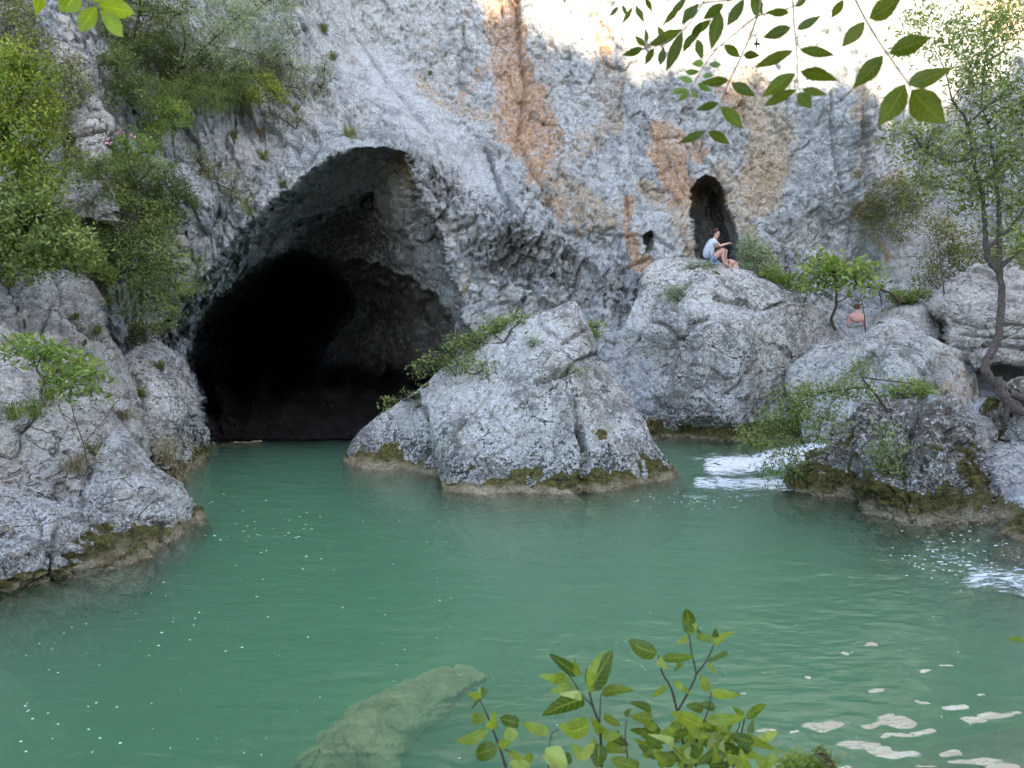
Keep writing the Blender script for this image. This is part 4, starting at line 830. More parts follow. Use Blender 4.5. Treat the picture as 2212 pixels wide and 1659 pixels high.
plant("grey_tree", "grey green small tree with drooping sprays on the upper slope", "tree", None, [(420, 60, 70, 50), (500, 90, 60, 50), (440, 120, 70, 35), (540, 60, 50, 40), (360, 70, 50, 50), (520, 20, 60, 30)], [([(350, 215), (390, 150), (450, 95), (520, 30)], .05, .015), ([(390, 150), (400, 80), (380, 20)], .03, .01), ([(450, 95), (520, 110), (560, 120)], .02, .006)],
      leaf=.055, clumps=210, per=22, mat=L_GREY, crad=.2, group=GS, off=1.3, asp=.3, crown="crown", stem="trunk")
plant("dark_tree", "dark evergreen tree rising out of the frame above the slope", "tree", None, [(300, 30, 70, 60), (220, 60, 40, 50), (350, 0, 60, 40), (270, 100, 50, 40), (260, -60, 120, 60)], [([(270, 190), (280, 110), (300, 30), (310, -80)], .06, .02)], leaf=.045, clumps=240, per=28, mat=L_DARK, group=GS, off=1.0, crown="crown", stem="trunk")
plant("yellow_shrub", "yellow green bush below the dense dark shrub on the slope", "shrub", None, [(340, 240, 40, 28), (375, 255, 30, 35), (330, 290, 35, 30)], leaf=.04, clumps=90, per=30, mat=L_BRIGHT, group=GS, off=.9)
plant("yellow_shrub", "small yellow green bush right of the feathery bush", "shrub", None, [(560, 185, 35, 30), (590, 200, 28, 28), (545, 215, 25, 20)], leaf=.04, clumps=60, per=28, mat=L_YELLOW, group=GS, off=.8)
plant("grey_shrub", "grey green bush high beside the chute of smooth rock", "shrub", None, [(600, 120, 40, 30), (640, 150, 28, 22), (570, 140, 30, 25)], leaf=.045, clumps=60, per=24, mat=L_GREY, group=GS, off=.6)
plant("sparse_shrub", "sparse olive bush on the rib of rock right of the upper slope", "shrub", None, [(700, 150, 22, 30), (690, 190, 20, 20)], leaf=.035, clumps=30, per=22, mat=L_OLIVE, group=GS, off=.5)
plant("grey_tree", "pale grey green leafy boughs at the top edge left of the chute", "tree", None, [(560, 10, 60, 30), (620, 30, 40, 30), (480, -20, 80, 30), (590, 70, 40, 24)], [([(430, 130), (500, 70), (570, 10), (620, -30)], .03, .01)], leaf=.05, clumps=130, per=20, mat=L_GREY, crad=.16, group=GS, off=.9, asp=.3, crown="crown", stem="trunk")
plant("dark_shrub", "deep green bush left of the dense dark bush on the upper slope", "shrub", None, [(270, 160, 45, 40), (300, 200, 40, 35), (240, 220, 25, 30), (250, 120, 40, 30)], leaf=.042, clumps=120, per=30, mat=L_DARK, group=GS, off=.6)
plant("green_shrub", "fresh green bush right of the dense dark bush on the upper slope", "shrub", None, [(500, 150, 40, 30), (520, 200, 36, 26), (480, 180, 30, 26)], leaf=.042, clumps=110, per=28, mat=L_GREEN, group=GS, off=.7)
plant("olive_shrub", "olive scrub hugging the rock below the upper boughs", "shrub", None, [(560, 130, 40, 26), (600, 170, 30, 24), (640, 190, 24, 24), (545, 165, 30, 20)], leaf=.035, clumps=80, per=22, mat=L_OLIVE, group=GS, off=.35)
plant("olive_shrub", "thin olive scrub beside the white squarish crag's left", "shrub", None, [(110, 200, 30, 40), (130, 260, 24, 40), (150, 330, 20, 30)], leaf=.038, clumps=60, per=24, mat=L_OLIVE, group=GS, off=.4)
plant("green_shrub", "green scrub between the crags below the pink blossoms", "shrub", None, [(290, 380, 40, 26), (330, 360, 30, 24), (250, 395, 36, 18)], leaf=.04, clumps=60, per=24, mat=L_GREEN, group=GS, off=.5)
fe = plant("flowering_shrub", "light green shrub with small pink blossoms on the left slope", "shrub", None, [(270, 310, 40, 30), (250, 350, 40, 28), (310, 330, 30, 25)], leaf=.06, clumps=50, per=20, mat=L_BRIGHT, group=GS, off=.8, asp=.3)
M_PINK = simple("pink_petal", (.75, .25, .42), .6, (.85, .42, .55))
for (a, b) in ((262, 287), (287, 296), (234, 307)):
    g = Geo(); c = P3(a, b, 14.0) ; fo = np.array(fe.location); n = 14; of = RNG.normal(size=(n, 3)) * .03
    V, F, k = leaf_batch(c + of, RNG.normal(size=(n, 3)), RNG.normal(size=(n, 3)), np.full(n, .045), np.full(n, .04)); g.add(V, F); g.org = fo; link("blossom", g.mesh("blossom", M_PINK, False), fe)
plant("grey_shrub", "wispy grey green bush in the gully left of the wrinkled wall", "shrub", None, [(430, 350, 55, 30), (400, 370, 40, 30), (470, 390, 50, 30), (520, 420, 40, 30)], leaf=.04, clumps=90, per=16, mat=L_OLIVE, group=GS, off=.4)
plant("yellow_shrub", "small yellow tipped twigs at the edge of the wispy grey bush", "shrub", None, [(540, 460, 14, 22), (530, 440, 12, 16)], leaf=.035, clumps=14, per=18, mat=L_YELLOW, group=GS, off=.3)
plant("green_shrub", "mid green bush between yellow shrub and white squarish crag", "shrub", None, [(170, 200, 28, 40), (150, 150, 25, 35)], leaf=.04, clumps=50, per=24, mat=L_OLIVE, group=GS, off=.5)
plant("green_shrub", "mid green bush under the white squarish crag", "shrub", None, [(210, 360, 45, 22), (180, 380, 30, 20)], leaf=.04, clumps=50, per=24, mat=L_GREEN, group=GS, off=.6)
plant("dark_shrub", "dark bush filling the cleft left of the rounded white crag", "shrub", None, [(210, 520, 50, 45), (260, 560, 60, 45), (200, 590, 40, 30)], leaf=.045, clumps=130, per=26, mat=L_DARK, group=GS, off=.2)
plant("olive_shrub", "olive bush in the notch between tall slab and rounded buttress", "shrub", None, [(250, 690, 28, 45), (290, 730, 30, 25), (330, 710, 25, 18)], leaf=.04, clumps=70, per=24, mat=L_OLIVE, group=GS, off=.3)
plant("pine_sprig", "bright yellow green young sprigs beside the hanging shrub", "shrub", 12.8, [(210, 575, 14, 20), (245, 585, 12, 10), (235, 605, 16, 10)], leaf=.05, clumps=14, per=40, mat=L_BRIGHT, group=GS, asp=.14, crad=.09, dY=.1)
plant("olive_shrub", "thin dry olive bush on the wrinkled wall above the arch", "shrub", None, [(640, 260, 30, 20), (600, 250, 24, 16)], leaf=.03, clumps=24, per=20, mat=L_OLIVE, group=GS, off=.3)
for i, (x, y, h_, mt, lab) in enumerate(((757, 300, 38, L_GRASS, "green tuft of grass right above the crown of the arch"), (570, 345, 26, L_GRASS, "tuft of grass on the wrinkled wall left of the arch crown"), (610, 405, 20, L_OLIVE, "small olive tuft in the shade of the arch's left shoulder"),
        (640, 240, 22, L_GRASS, "tuft of grass at the foot of the bush on the rib"), (720, 130, 22, L_OLIVE, "olive tuft at the edge of the smooth chute"), (700, 70, 22, L_OLIVE, "topmost olive tuft beside the smooth chute"),
        (230, 415, 26, L_DRY, "pale dry grass on the edge of the pale ledge"), (280, 400, 30, L_DRY, "dry straw coloured grass right of the pale ledge"), (505, 300, 24, L_OLIVE, "olive tuft in a crack left of the arch crown, below the bushes"), (560, 290, 18, L_DRY, "brownish tuft on the ribbed wall above the arch's left shoulder"),
        (470, 240, 26, L_OLIVE, "tuft under the feathery bush"), (930, 162, 10, L_DARK, "tiny dark tuft high on the blue grey cliff"), (620, 500, 14, L_DRY, "tiny dry tuft on the shaded ceiling edge"))):
    tuft(lab, x, y, h_, 90, mt)

# --- left shore rocks
plant("young_tree", "little tree with bright green leaflets and curved dark stem on the left slab", "tree", 9.3, [(30, 745, 30, 18), (70, 760, 40, 22), (120, 770, 40, 22), (150, 800, 40, 28), (210, 800, 24, 22), (130, 830, 30, 20), (205, 840, 20, 16)], [([(95, 880), (88, 850), (95, 820), (80, 800), (85, 780), (110, 765)], .022, .009), ([(95, 815), (120, 800), (160, 800), (205, 810)], .01, .005), ([(82, 795), (50, 765), (25, 750)], .009, .004)],
      leaf=.085, clumps=46, per=14, mat=L_BRIGHT, crad=.13, asp=.33, dY=.25, crown="crown", stem="trunk", twig=M_BARK)
plant("thin_sapling", "leafless thin sapling with few leaves standing below the little tree", "sapling", 9.2, [(150, 870, 40, 30), (200, 960, 40, 30), (230, 1010, 20, 20)], [([(190, 1020), (180, 960), (160, 900), (150, 850)], .008, .004), ([(180, 960), (230, 900), (250, 880)], .005, .003), ([(165, 915), (130, 890)], .005, .003)], leaf=.04, clumps=14, per=7, mat=L_OLIVE, tw=.004)
for x, y, h_, mt, lab in ((30, 905, 50, L_GREEN, "green grass tuft low on the tall slab at the left edge"), (75, 900, 60, L_GREEN, "darker green tuft beside the foot of the little tree"), (110, 860, 40, L_GRASS, "grass around the stem of the little tree"), (165, 1020, 55, L_DRY, "dry straw tuft left of the triangular boulder"),
        (205, 985, 45, L_DRY, "dry straw tuft above the triangular boulder's left side"), (320, 980, 60, L_DRY, "dry brown tuft above the triangular boulder's right side"), (360, 1000, 60, L_DRY, "straggly dry stems right above the triangular boulder"), (300, 860, 30, L_GREEN, "green tuft in the notch beside the rounded buttress"), (345, 800, 30, L_GRASS, "grass tuft on top of the rounded buttress"),
        (270, 905, 30, L_DRY, "dry tuft between tall slab and rounded buttress"), (230, 1145, 22, L_OLIVE, "small olive tuft below the triangular boulder"), (215, 720, 22, L_OLIVE, "olive tuft on the right flank of the tall slab"), (165, 690, 20, L_OLIVE, "small dry tuft in the crack of the tall slab"), (20, 620, 30, L_OLIVE, "tuft on top of the tall slab")):
    tuft(lab, x, y, h_, 90, mt)
plant("dry_bush", "pale bare twigged bush hanging over the gap right of the triangular boulder", "bush", 11.8, [(350, 960, 45, 30), (390, 1000, 35, 30), (360, 1040, 25, 25)], [([(330, 1010), (350, 970), (400, 940)], .009, .003), ([(335, 1000), (380, 1010), (410, 1050)], .008, .003)], leaf=.03, clumps=50, per=8, mat=L_DRY, twig=M_DRY, tw=.004)

# --- on the central boulder
GC = "small bushes growing on the pyramid shaped boulder"
plant("boulder_bush", "taller green bush behind the boulder's left ridge", "bush", 14.6, [(1060, 715, 40, 22), (1100, 705, 36, 20), (1130, 690, 25, 18), (1020, 740, 30, 22), (1085, 735, 30, 14)], leaf=.05, clumps=80, per=20, mat=L_GREEN, group=GC, dY=.3, base=(1090, 740))
plant("boulder_bush", "bush of thin branches leaning left over the cave from the ridge", "bush", 14.3, [(985, 755, 30, 26), (945, 780, 30, 22), (905, 800, 28, 14), (970, 790, 30, 15), (1010, 780, 24, 16)], [([(985, 815), (960, 780), (930, 770), (875, 795)], .012, .004), ([(985, 815), (985, 770), (975, 735)], .012, .004), ([(975, 800), (930, 800), (880, 820)], .008, .003)], leaf=.045, clumps=60, per=13, mat=L_GREEN, group=GC, dY=.3)
plant("boulder_bush", "low leafy sprig in the middle of the boulder's left face", "bush", None, [(1040, 790, 30, 12), (1075, 812, 30, 14), (1115, 815, 14, 18), (1000, 800, 24, 12)], leaf=.045, clumps=36, per=12, mat=L_GREEN, group=GC, off=.12, dY=.1)
plant("boulder_bush", "tiny sprig low on the boulder's left ridge", "bush", 14.6, [(850, 868, 22, 8), (830, 882, 10, 6)], leaf=.045, clumps=12, per=12, mat=L_GREEN, group=GC, dY=.1)
plant("boulder_bush", "small tuft on the left lobe of the boulder", "bush", None, [(890, 850, 18, 10), (930, 838, 18, 14), (900, 880, 20, 12)], leaf=.04, clumps=20, per=12, mat=L_GREEN, group=GC, off=.1, dY=.08)
plant("boulder_bush", "tiny green sprig in the big crack of the boulder", "bush", None, [(1240, 800, 18, 6)], leaf=.035, clumps=10, per=10, mat=L_BRIGHT, group=GC, off=.1, dY=.05)
plant("boulder_bush", "grey green cushion near the boulder's peak", "bush", None, [(1146, 740, 12, 12)], leaf=.03, clumps=12, per=22, mat=L_GREY, group=GC, off=.08, dY=.05)
plant("yellow_sprig", "yellow sprig showing right behind the boulder's peak", "bush", 15.2, [(1290, 708, 18, 9), (1285, 725, 14, 10)], leaf=.05, clumps=18, per=18, mat=L_YELLOW, dY=.1)
# --- on and behind the tall grey boulder
plant("cushion_plant", "round grey green cushion on the tall grey boulder's left side", "plant", None, [(1468, 634, 24, 18), (1450, 645, 14, 10), (1440, 625, 12, 10)], leaf=.03, clumps=36, per=34, mat=L_GREY, off=.15, dY=.1)
plant("low_plant", "small green plants on the boulder's crest left of the man", "plant", None, [(1490, 575, 18, 8), (1520, 575, 22, 7)], leaf=.035, clumps=26, per=18, mat=L_GREY, off=.1, dY=.1)
plant("leafy_shrub", "grey green shrub just right of the sitting man", "shrub", 21.0, [(1620, 535, 26, 24), (1640, 560, 32, 24), (1610, 570, 20, 18), (1660, 585, 22, 14)], leaf=.06, clumps=110, per=22, mat=L_GREY, dY=.4, base=(1640, 600))
plant("leafy_shrub", "yellow green shrub along the boulder's right crest", "shrub", 20.8, [(1680, 595, 26, 14), (1705, 610, 20, 16), (1650, 590, 22, 12), (1735, 622, 12, 12)], leaf=.055, clumps=70, per=22, mat=L_BRIGHT, dY=.3, base=(1690, 625))
plant("fig_tree", "small fig tree with big bright green leaves behind the boulders", "tree", 20.4, [(1755, 580, 26, 24), (1790, 570, 30, 20), (1830, 585, 30, 22), (1860, 600, 28, 20), (1800, 610, 36, 18), (1865, 575, 20, 14), (1750, 615, 14, 12), (1880, 620, 12, 20)], [([(1805, 715), (1796, 690), (1806, 660), (1806, 625), (1800, 590)], .05, .02), ([(1804, 655), (1830, 642), (1850, 615)], .02, .01), ([(1800, 620), (1770, 600)], .015, .008)],
      leaf=.10, asp=.8, clumps=78, per=9, mat=L_BRIGHT, crad=.30, lk=1, dY=.7, crown="crown", stem="trunk", up=.9)
plant("bare_branches", "tangle of bare arching branches right of the fig tree", "branches", 20.2, [(1870, 645, 30, 20), (1840, 660, 20, 14)], [([(1945, 655), (1925, 635), (1890, 622), (1855, 620)], .035, .02), ([(1905, 660), (1902, 640), (1900, 625), (1925, 605)], .018, .008), ([(1870, 735), (1868, 690), (1862, 650)], .02, .008), ([(1850, 760), (1825, 720), (1800, 690)], .016, .006), ([(1835, 790), (1820, 760), (1790, 730)], .014, .008)], leaf=.05, clumps=20, per=8, mat=L_OLIVE)
plant("leafy_shrub", "low green shrub between bare branches and overhanging boulder", "shrub", 20.6, [(1950, 640, 26, 14), (1985, 640, 22, 14), (1930, 640, 16, 10)], leaf=.06, clumps=50, per=20, mat=L_GREEN, dY=.3, base=(1960, 655))
plant("wide_shrub", "wide olive green shrub behind the overhanging boulder", "shrub", 22.2, [(2060, 520, 60, 36), (2030, 570, 50, 34), (2100, 560, 50, 30), (2000, 600, 36, 24), (2020, 480, 30, 20), (2180, 560, 50, 50), (2190, 640, 30, 40)], leaf=.065, clumps=260, per=18, mat=L_OLIVE, dY=.6, crad=.22, base=(2040, 640))
plant("hanging_shrub", "round olive shrub hanging on the cliff right of the fissure", "shrub", None, [(1930, 430, 50, 38), (1890, 450, 40, 30), (1970, 440, 34, 34), (1880, 490, 30, 24), (1950, 490, 40, 30), (1925, 395, 24, 14), (1985, 400, 30, 16)], leaf=.06, clumps=170, per=20, mat=L_OLIVE, crad=.2, off=.9, base=(1960, 420))
plant("cliff_tuft", "small weed growing in the rightmost cliff crack", "plant", None, [(1855, 375, 10, 14)], leaf=.04, clumps=8, per=14, mat=L_OLIVE, off=.1, dY=.05)

# --- the slender tree at the right edge
TR = [([(2200, 885), (2180, 861), (2157, 833), (2134, 810), (2130, 783), (2150, 750), (2159, 709), (2162, 649), (2160, 598), (2143, 570), (2130, 538), (2127, 485), (2121, 424), (2103, 341), (2089, 269), (2056, 215)], .10, .02),
      ([(2160, 598), (2158, 540), (2157, 449), (2150, 380), (2140, 300), (2120, 220)], .055, .012), ([(2158, 580), (2190, 552), (2225, 520), (2270, 480)], .045, .02), ([(2130, 538), (2175, 500), (2212, 452), (2270, 380)], .045, .015),
      ([(2121, 424), (2060, 410), (1990, 400)], .02, .006), ([(2103, 341), (2060, 350), (2000, 330)], .016, .005), ([(2089, 269), (2150, 215), (2212, 160), (2260, 120)], .022, .008), ([(2056, 215), (2040, 150), (2010, 90)], .014, .004), ([(2120, 220), (2130, 120), (2170, 30)], .015, .005), ([(2056, 215), (2100, 150), (2130, 60)], .01, .004),
      ([(2150, 400), (2190, 330), (2212, 230)], .016, .006)]
plant("slender_tree", "slender tree with curved grey trunk and airy crown at the right edge", "tree", 13.6,
      [(2000, 330, 70, 30), (2060, 290, 60, 40), (2130, 330, 70, 60), (2190, 400, 60, 70), (1960, 290, 50, 24), (2060, 400, 80, 34), (2200, 250, 60, 70), (2020, 70, 70, 60), (2090, 130, 60, 60), (2160, 110, 60, 80), (2180, 30, 60, 40), (2120, 200, 60, 40), (2200, 520, 40, 50), (2090, 450, 40, 20), (1990, 380, 40, 16), (2290, 300, 80, 220), (2180, 490, 50, 30)],
      TR, leaf=.08, asp=.3, clumps=800, per=11, mat=L_GREEN, crad=.2, tw=.008, maxtw=260, dY=1.3, crown="crown", stem="trunk", twig=M_BARK, droop=.1)
g = Geo()   # gnarled roots
plant("tree_roots", "gnarled knot of roots under the slender tree", "roots", 13.3, [(2200, 870, 5, 4)], [([(2150, 815), (2165, 850), (2185, 880), (2215, 890), (2260, 900)], .11, .07), ([(2165, 840), (2175, 875), (2172, 915)], .08, .03), ([(2180, 850), (2212, 860), (2250, 868)], .08, .05), ([(2170, 850), (2160, 880), (2150, 905)], .045, .02)], leaf=.02, clumps=1, per=2, mat=L_OLIVE, twig=M_BARK)
# --- willow like branch over the rapid
plant("drooping_branch", "green drooping branch hanging over the white rapid from the mossy rock", "branch", 12.2,
      [(1720, 860, 60, 24), (1770, 850, 50, 24), (1680, 900, 56, 28), (1640, 940, 44, 26), (1740, 900, 50, 30), (1770, 940, 36, 26), (1700, 970, 50, 22), (1670, 1010, 26, 22), (1720, 1000, 24, 24), (1830, 840, 40, 20), (1850, 800, 34, 22), (1870, 850, 30, 16), (1615, 965, 22, 12), (1800, 900, 30, 20)],
      [([(1925, 905), (1905, 870), (1880, 838), (1862, 815), (1868, 790)], .028, .008), ([(1880, 838), (1830, 840), (1760, 855), (1690, 895), (1620, 960)], .018, .004), ([(1830, 842), (1790, 880), (1765, 950)], .009, .003), ([(1862, 815), (1900, 820), (1950, 826), (1975, 830)], .012, .005), ([(1760, 856), (1730, 910), (1700, 990)], .008, .003)],
      leaf=.055, asp=.28, clumps=250, per=16, mat=L_GREEN, crad=.15, droop=.5, dY=.45, maxtw=120, tw=.005, stem="stem")
plant("drooping_sprig", "light green sprig on top of the craggy mossy rock", "branch", None, [(1960, 840, 44, 14), (1990, 850, 30, 14), (1930, 850, 26, 10)], leaf=.05, clumps=44, per=16, mat=L_BRIGHT, off=.25, dY=.2, asp=.35, base=(1960, 860))
plant("drooping_sprig", "hanging sprig low on the front of the craggy mossy rock", "branch", None, [(1930, 960, 34, 12), (1900, 990, 28, 18), (1925, 1010, 22, 20), (1910, 940, 14, 30)], [([(1915, 860), (1925, 900), (1905, 950), (1890, 1000)], .007, .003), ([(1925, 900), (1940, 960), (1925, 1015)], .005, .002)], leaf=.05, clumps=44, per=12, mat=L_GREEN, off=.25, dY=.15, asp=.3, droop=.4)

# ------------------------------------------------------------------ leaves and shrubs close to the viewer
def big_leaf(g, p0, p1, wpx, Y, dyt=0., hue=None, curl=.12, pxw=None, shape='lance'):
    """one broad leaf from base p0 to tip p1 (photo pixels) at distance Y with real width"""
    a = P3(p0[0], p0[1], Y); b = P3(p1[0], p1[1], Y + dyt); D = b - a; L = np.linalg.norm(D); D = D / L
    view = np.array([a[0], a[1], a[2] - H]); view /= np.linalg.norm(view); S = np.cross(D, view); S /= np.linalg.norm(S); U = np.cross(S, D)
    roll = random.uniform(-.35, .35); S2 = S * math.cos(roll) + U * math.sin(roll); U2 = np.cross(S2, D); w = wpx / FOC * Y * .5 / max(.5, math.cos(roll))
    nL = 13; V = []; fold = random.uniform(.12, .3); bend = random.uniform(-1, 1) * curl; tw_ = random.uniform(-.5, .5) * curl * 2
    for i in range(nL):
        t = i / (nL - 1)
        pr = (math.sin(math.pi * t ** .84) ** 1.12) if shape == 'lance' else (math.sin(math.pi * t ** .62) ** .72)
        pr *= 1 + .035 * math.sin(i * 2.6 + L * 40)
        c = a + D * L * t + U2 * L * bend * math.sin(math.pi * t) ; s_ = S2 * math.cos(tw_ * t) + U2 * math.sin(tw_ * t)
        for k in (-1, -.5, 0, .5, 1): V.append(c + s_ * w * pr * k + U2 * w * pr * abs(k) * fold)
    h = random.random() if hue is None else hue
    F_ = gridfaces(nL, 5); g.add(np.array(V), F_, np.full(len(V), h), np.stack([np.tile([1, .5, 0, .5, 1], nL), np.repeat(np.arange(nL) / (nL - 1), 5)], -1))
def near_plant(name, label, cat, leaves, stems, Y, mat, stemmat, sr=.0016, org=None, curl=.12, shape='lance', crown="leaves", dyt=.03, group=None, fx_=lambda p: p, hue=(0., .75)):
    g = Geo(); g2 = Geo()
    for L_ in leaves:
        y = Y + random.uniform(-.05, .05) * Y; big_leaf(g, fx_(L_[0]), fx_(L_[1]), L_[2] * KS, y, random.uniform(-dyt, dyt), hue=random.uniform(*hue) if len(L_) < 4 else L_[3], curl=curl, shape=shape)
    for s_ in stems:
        q, r = smooth_path([P3(*fx_(p), Y) for p in s_[0]], np.linspace(s_[1], s_[2], len(s_[0])), 6); V_, F_ = tube_arrays(q, r, 6); g2.add(V_, F_)
    org = P3(*fx_(stems[0][0][0]), Y); e = empty(name, org.tolist()); tag(e, label, cat, group); g.org = org; g2.org = org
    link(crown, g.mesh(crown, mat), e); link("stem", g2.mesh("stem", stemmat), e); return e
KS = .359
fR4 = lambda p: (1446.4 + p[0] * .359, p[1] * .359)
S1 = .0013
near_plant("ash_branch", "hanging ash twig with dark lance leaves crossing at the top, left of the big leaves", "branch",
   [((175, 20), (75, 150), 48), ((90, -10), (0, 95), 38), ((190, 130), (130, 265), 52), ((330, 20), (200, 120), 62), ((300, 60), (250, 305), 85), ((450, -10), (345, 160), 66), ((80, 185), (-5, 410), 66), ((165, 235), (200, 365), 50), ((55, 195), (-60, 215), 50), ((140, 200), (80, 320), 45), ((490, -20), (560, 85), 66),
    ((330, 268), (428, 348), 54), ((443, 330), (548, 335), 50), ((358, 483), (185, 495), 56), ((372, 497), (515, 582), 64), ((298, 622), (158, 660), 48), ((304, 642), (443, 775), 74), ((218, 788), (40, 868), 50), ((230, 792), (365, 872), 58), ((530, 92), (480, 20), 40), ((720, 75), (575, 72), 48), ((250, 120), (130, 210), 50), ((60, 40), (-40, 150), 40)],
   [([(560, -60), (530, 92), (440, 320), (350, 510), (300, 640), (222, 790)], S1 * 1.4, S1 * .6), ([(530, 92), (420, 180), (285, 290), (190, 340)], S1, S1 * .5), ([(560, -60), (350, 0), (180, 30), (60, 190)], S1 * 1.2, S1 * .5), ([(530, 92), (620, 75), (740, 40), (840, -40)], S1, S1 * .5)], 1.15, L_ASH, M_DRY, fx_=fR4, hue=(0, .45))
near_plant("ash_branch", "small yellow green young ash leaf hanging inside the dark twigs at the top", "branch",
   [((208, 378), (128, 385), 42), ((238, 388), (315, 390), 38), ((182, 430), (88, 430), 34), ((203, 458), (272, 452), 32), ((142, 492), (48, 462), 36), ((168, 500), (258, 552), 38), ((112, 542), (12, 556), 34), ((118, 548), (48, 612), 34), ((130, 545), (182, 592), 28)],
   [([(285, 290), (215, 385), (150, 495), (118, 545)], S1 * .8, S1 * .4)], 1.2, L_BRIGHT, M_DRY, fx_=fR4, hue=(0, .5))
near_plant("ash_branch", "hanging ash leaf with four pairs of leaflets at the top centre right", "branch",
   [((735, 165), (555, 228), 68), ((765, 178), (915, 92), 54), ((745, 303), (505, 408), 66), ((778, 295), (1000, 335), 58), ((757, 440), (555, 585), 90), ((785, 430), (1020, 488), 74), ((770, 538), (560, 642), 62), ((795, 535), (950, 572), 46), ((775, 555), (855, 655), 78), ((755, 40), (840, -20), 40)],
   [([(740, -40), (750, 160), (765, 300), (770, 440), (775, 540)], S1, S1 * .5)], 1.1, L_ASH, M_DRY, fx_=fR4, hue=(.1, .6))
near_plant("ash_branch", "nearest ash leaf with the biggest leaflets, at the upper right", "branch",
   [((1175, 128), (1032, 288), 84), ((1045, -5), (972, 112), 54), ((1200, 112), (1400, -15), 116), ((1318, 320), (1580, 222), 112), ((1287, 333), (1100, 534), 104), ((1432, 505), (1715, 400), 108), ((1418, 503), (1250, 765), 136), ((1455, 538), (1665, 745), 165)],
   [([(1090, -60), (1180, 118), (1300, 310), (1430, 492), (1452, 540)], S1 * 1.1, S1 * .6)], 1.0, L_ASH, M_DRY, fx_=fR4, hue=(.25, .7))
fR7 = lambda p: (595.6 + p[0] * .4231, p[1] * .4231)
KS = .4231
near_plant("ash_branch", "leftmost of the dark leafy twigs hanging at the top", "branch",
   [((1750, 35), (1698, 88), 22), ((1768, 25), (1795, 82), 20), ((1822, 38), (1768, 122), 24), ((1838, 28), (1882, 118), 28), ((1888, -10), (1922, 62), 26), ((2095, -5), (2005, 92), 32), ((1888, 236), (1832, 182), 28), ((1895, 215), (1885, 140), 24), ((1878, 246), (1762, 282), 38), ((1932, 245), (1884, 334), 34), ((2075, 150), (1895, 236), 54), ((2065, 190), (1992, 365), 58), ((2150, 30), (2070, 125), 54), ((1980, 240), (1962, 335), 40), ((1985, 200), (1950, 130), 30)],
   [([(2200, -20), (2140, 80), (2070, 160), (1960, 230), (1880, 242)], S1, S1 * .5), ([(2000, -60), (1880, -10), (1820, 20), (1750, 35)], S1 * .8, S1 * .4)], 1.35, L_ASH, M_DRY, fx_=fR7, hue=(0, .6))
fR1 = lambda p: (p[0] * .359, p[1] * .359)
KS = .359
near_plant("ash_branch", "bright yellow green leaves with sunlight in their colour poking in at the top left corner", "branch",
   [((240, -60), (212, 98), 64), ((475, -40), (355, 68), 112), ((582, 38), (478, 192), 92), ((590, 28), (812, 80), 104), ((600, 58), (742, 224), 92), ((400, -90), (380, 60), 50), ((560, 10), (640, -60), 60)],
   [([(420, -140), (540, 0), (588, 40), (600, 58)], S1, S1 * .6)], 1.0, L_SUN_PAINT, M_DRY, fx_=fR1, hue=(.2, .7))
near_plant("ash_branch", "single small yellow green leaf at the right edge low over the water", "branch", [((2240, 1384), (2205, 1388), 11), ((2215, 1383), (2172, 1377), 12), ((2250, 1380), (2228, 1370), 14)], [([(2300, 1370), (2240, 1384), (2212, 1384)], S1 * .6, S1 * .4)], 1.3, L_BRIGHT, M_DRY, hue=(.3, .7)) if False else None
KS = 1.0
near_plant("ash_branch", "single small yellow green leaf at the right edge low over the water", "branch", [((2240, 1386), (2206, 1392), 12), ((2218, 1385), (2173, 1378), 13), ((2250, 1380), (2228, 1368), 14)], [([(2300, 1370), (2240, 1386), (2212, 1386)], S1 * .6, S1 * .4)], 1.3, L_BRIGHT, M_DRY, hue=(.3, .7))
KS = .4231
fR6 = lambda p: (935.9 + p[0] * .4231, 1276.2 + p[1] * .4231)
B1 = [((1308, 225), (1290, 92), 74, .15), ((1300, 238), (1238, 272), 38), ((1312, 222), (1345, 160), 40), ((1340, 215), (1405, 243), 42), ((1430, 262), (1545, 205), 55), ((1430, 250), (1352, 232), 45), ((1440, 240), (1440, 190), 34), ((1145, 318), (998, 256), 92, .2), ((1150, 350), (1205, 405), 44, .95), ((1168, 345), (1335, 335), 50), ((1272, 365), (1228, 412), 42),
      ((1395, 365), (1478, 330), 26), ((1403, 372), (1455, 435), 24), ((1190, 485), (1112, 545), 30), ((1228, 460), (1325, 535), 34), ((1115, 605), (998, 568), 46), ((1403, 515), (1368, 428), 54, .55), ((1418, 520), (1572, 532), 52), ((1440, 595), (1350, 575), 50), ((1382, 602), (1288, 585), 54), ((1600, 655), (1702, 578), 48), ((1582, 640), (1525, 588), 36), ((1382, 692), (1212, 620), 80), ((1388, 658), (1595, 645), 60),
      ((1102, 662), (998, 640), 92), ((1252, 772), (1000, 708), 56), ((1230, 772), (1060, 750), 44), ((1592, 742), (1775, 822), 52), ((1560, 742), (1470, 765), 54), ((1385, 762), (1250, 832), 64), ((1560, 800), (1680, 860), 60), ((1490, 830), (1380, 880), 60), ((1330, 720), (1290, 860), 60), ((1300, 830), (1130, 850), 60), ((1250, 900), (1380, 800), 90), ((1450, 900), (1560, 800), 70), ((1600, 900), (1500, 840), 60), ((1660, 900), (1760, 840), 60), ((1180, 900), (1240, 830), 60), ((1400, 740), (1500, 730), 45, .95)]
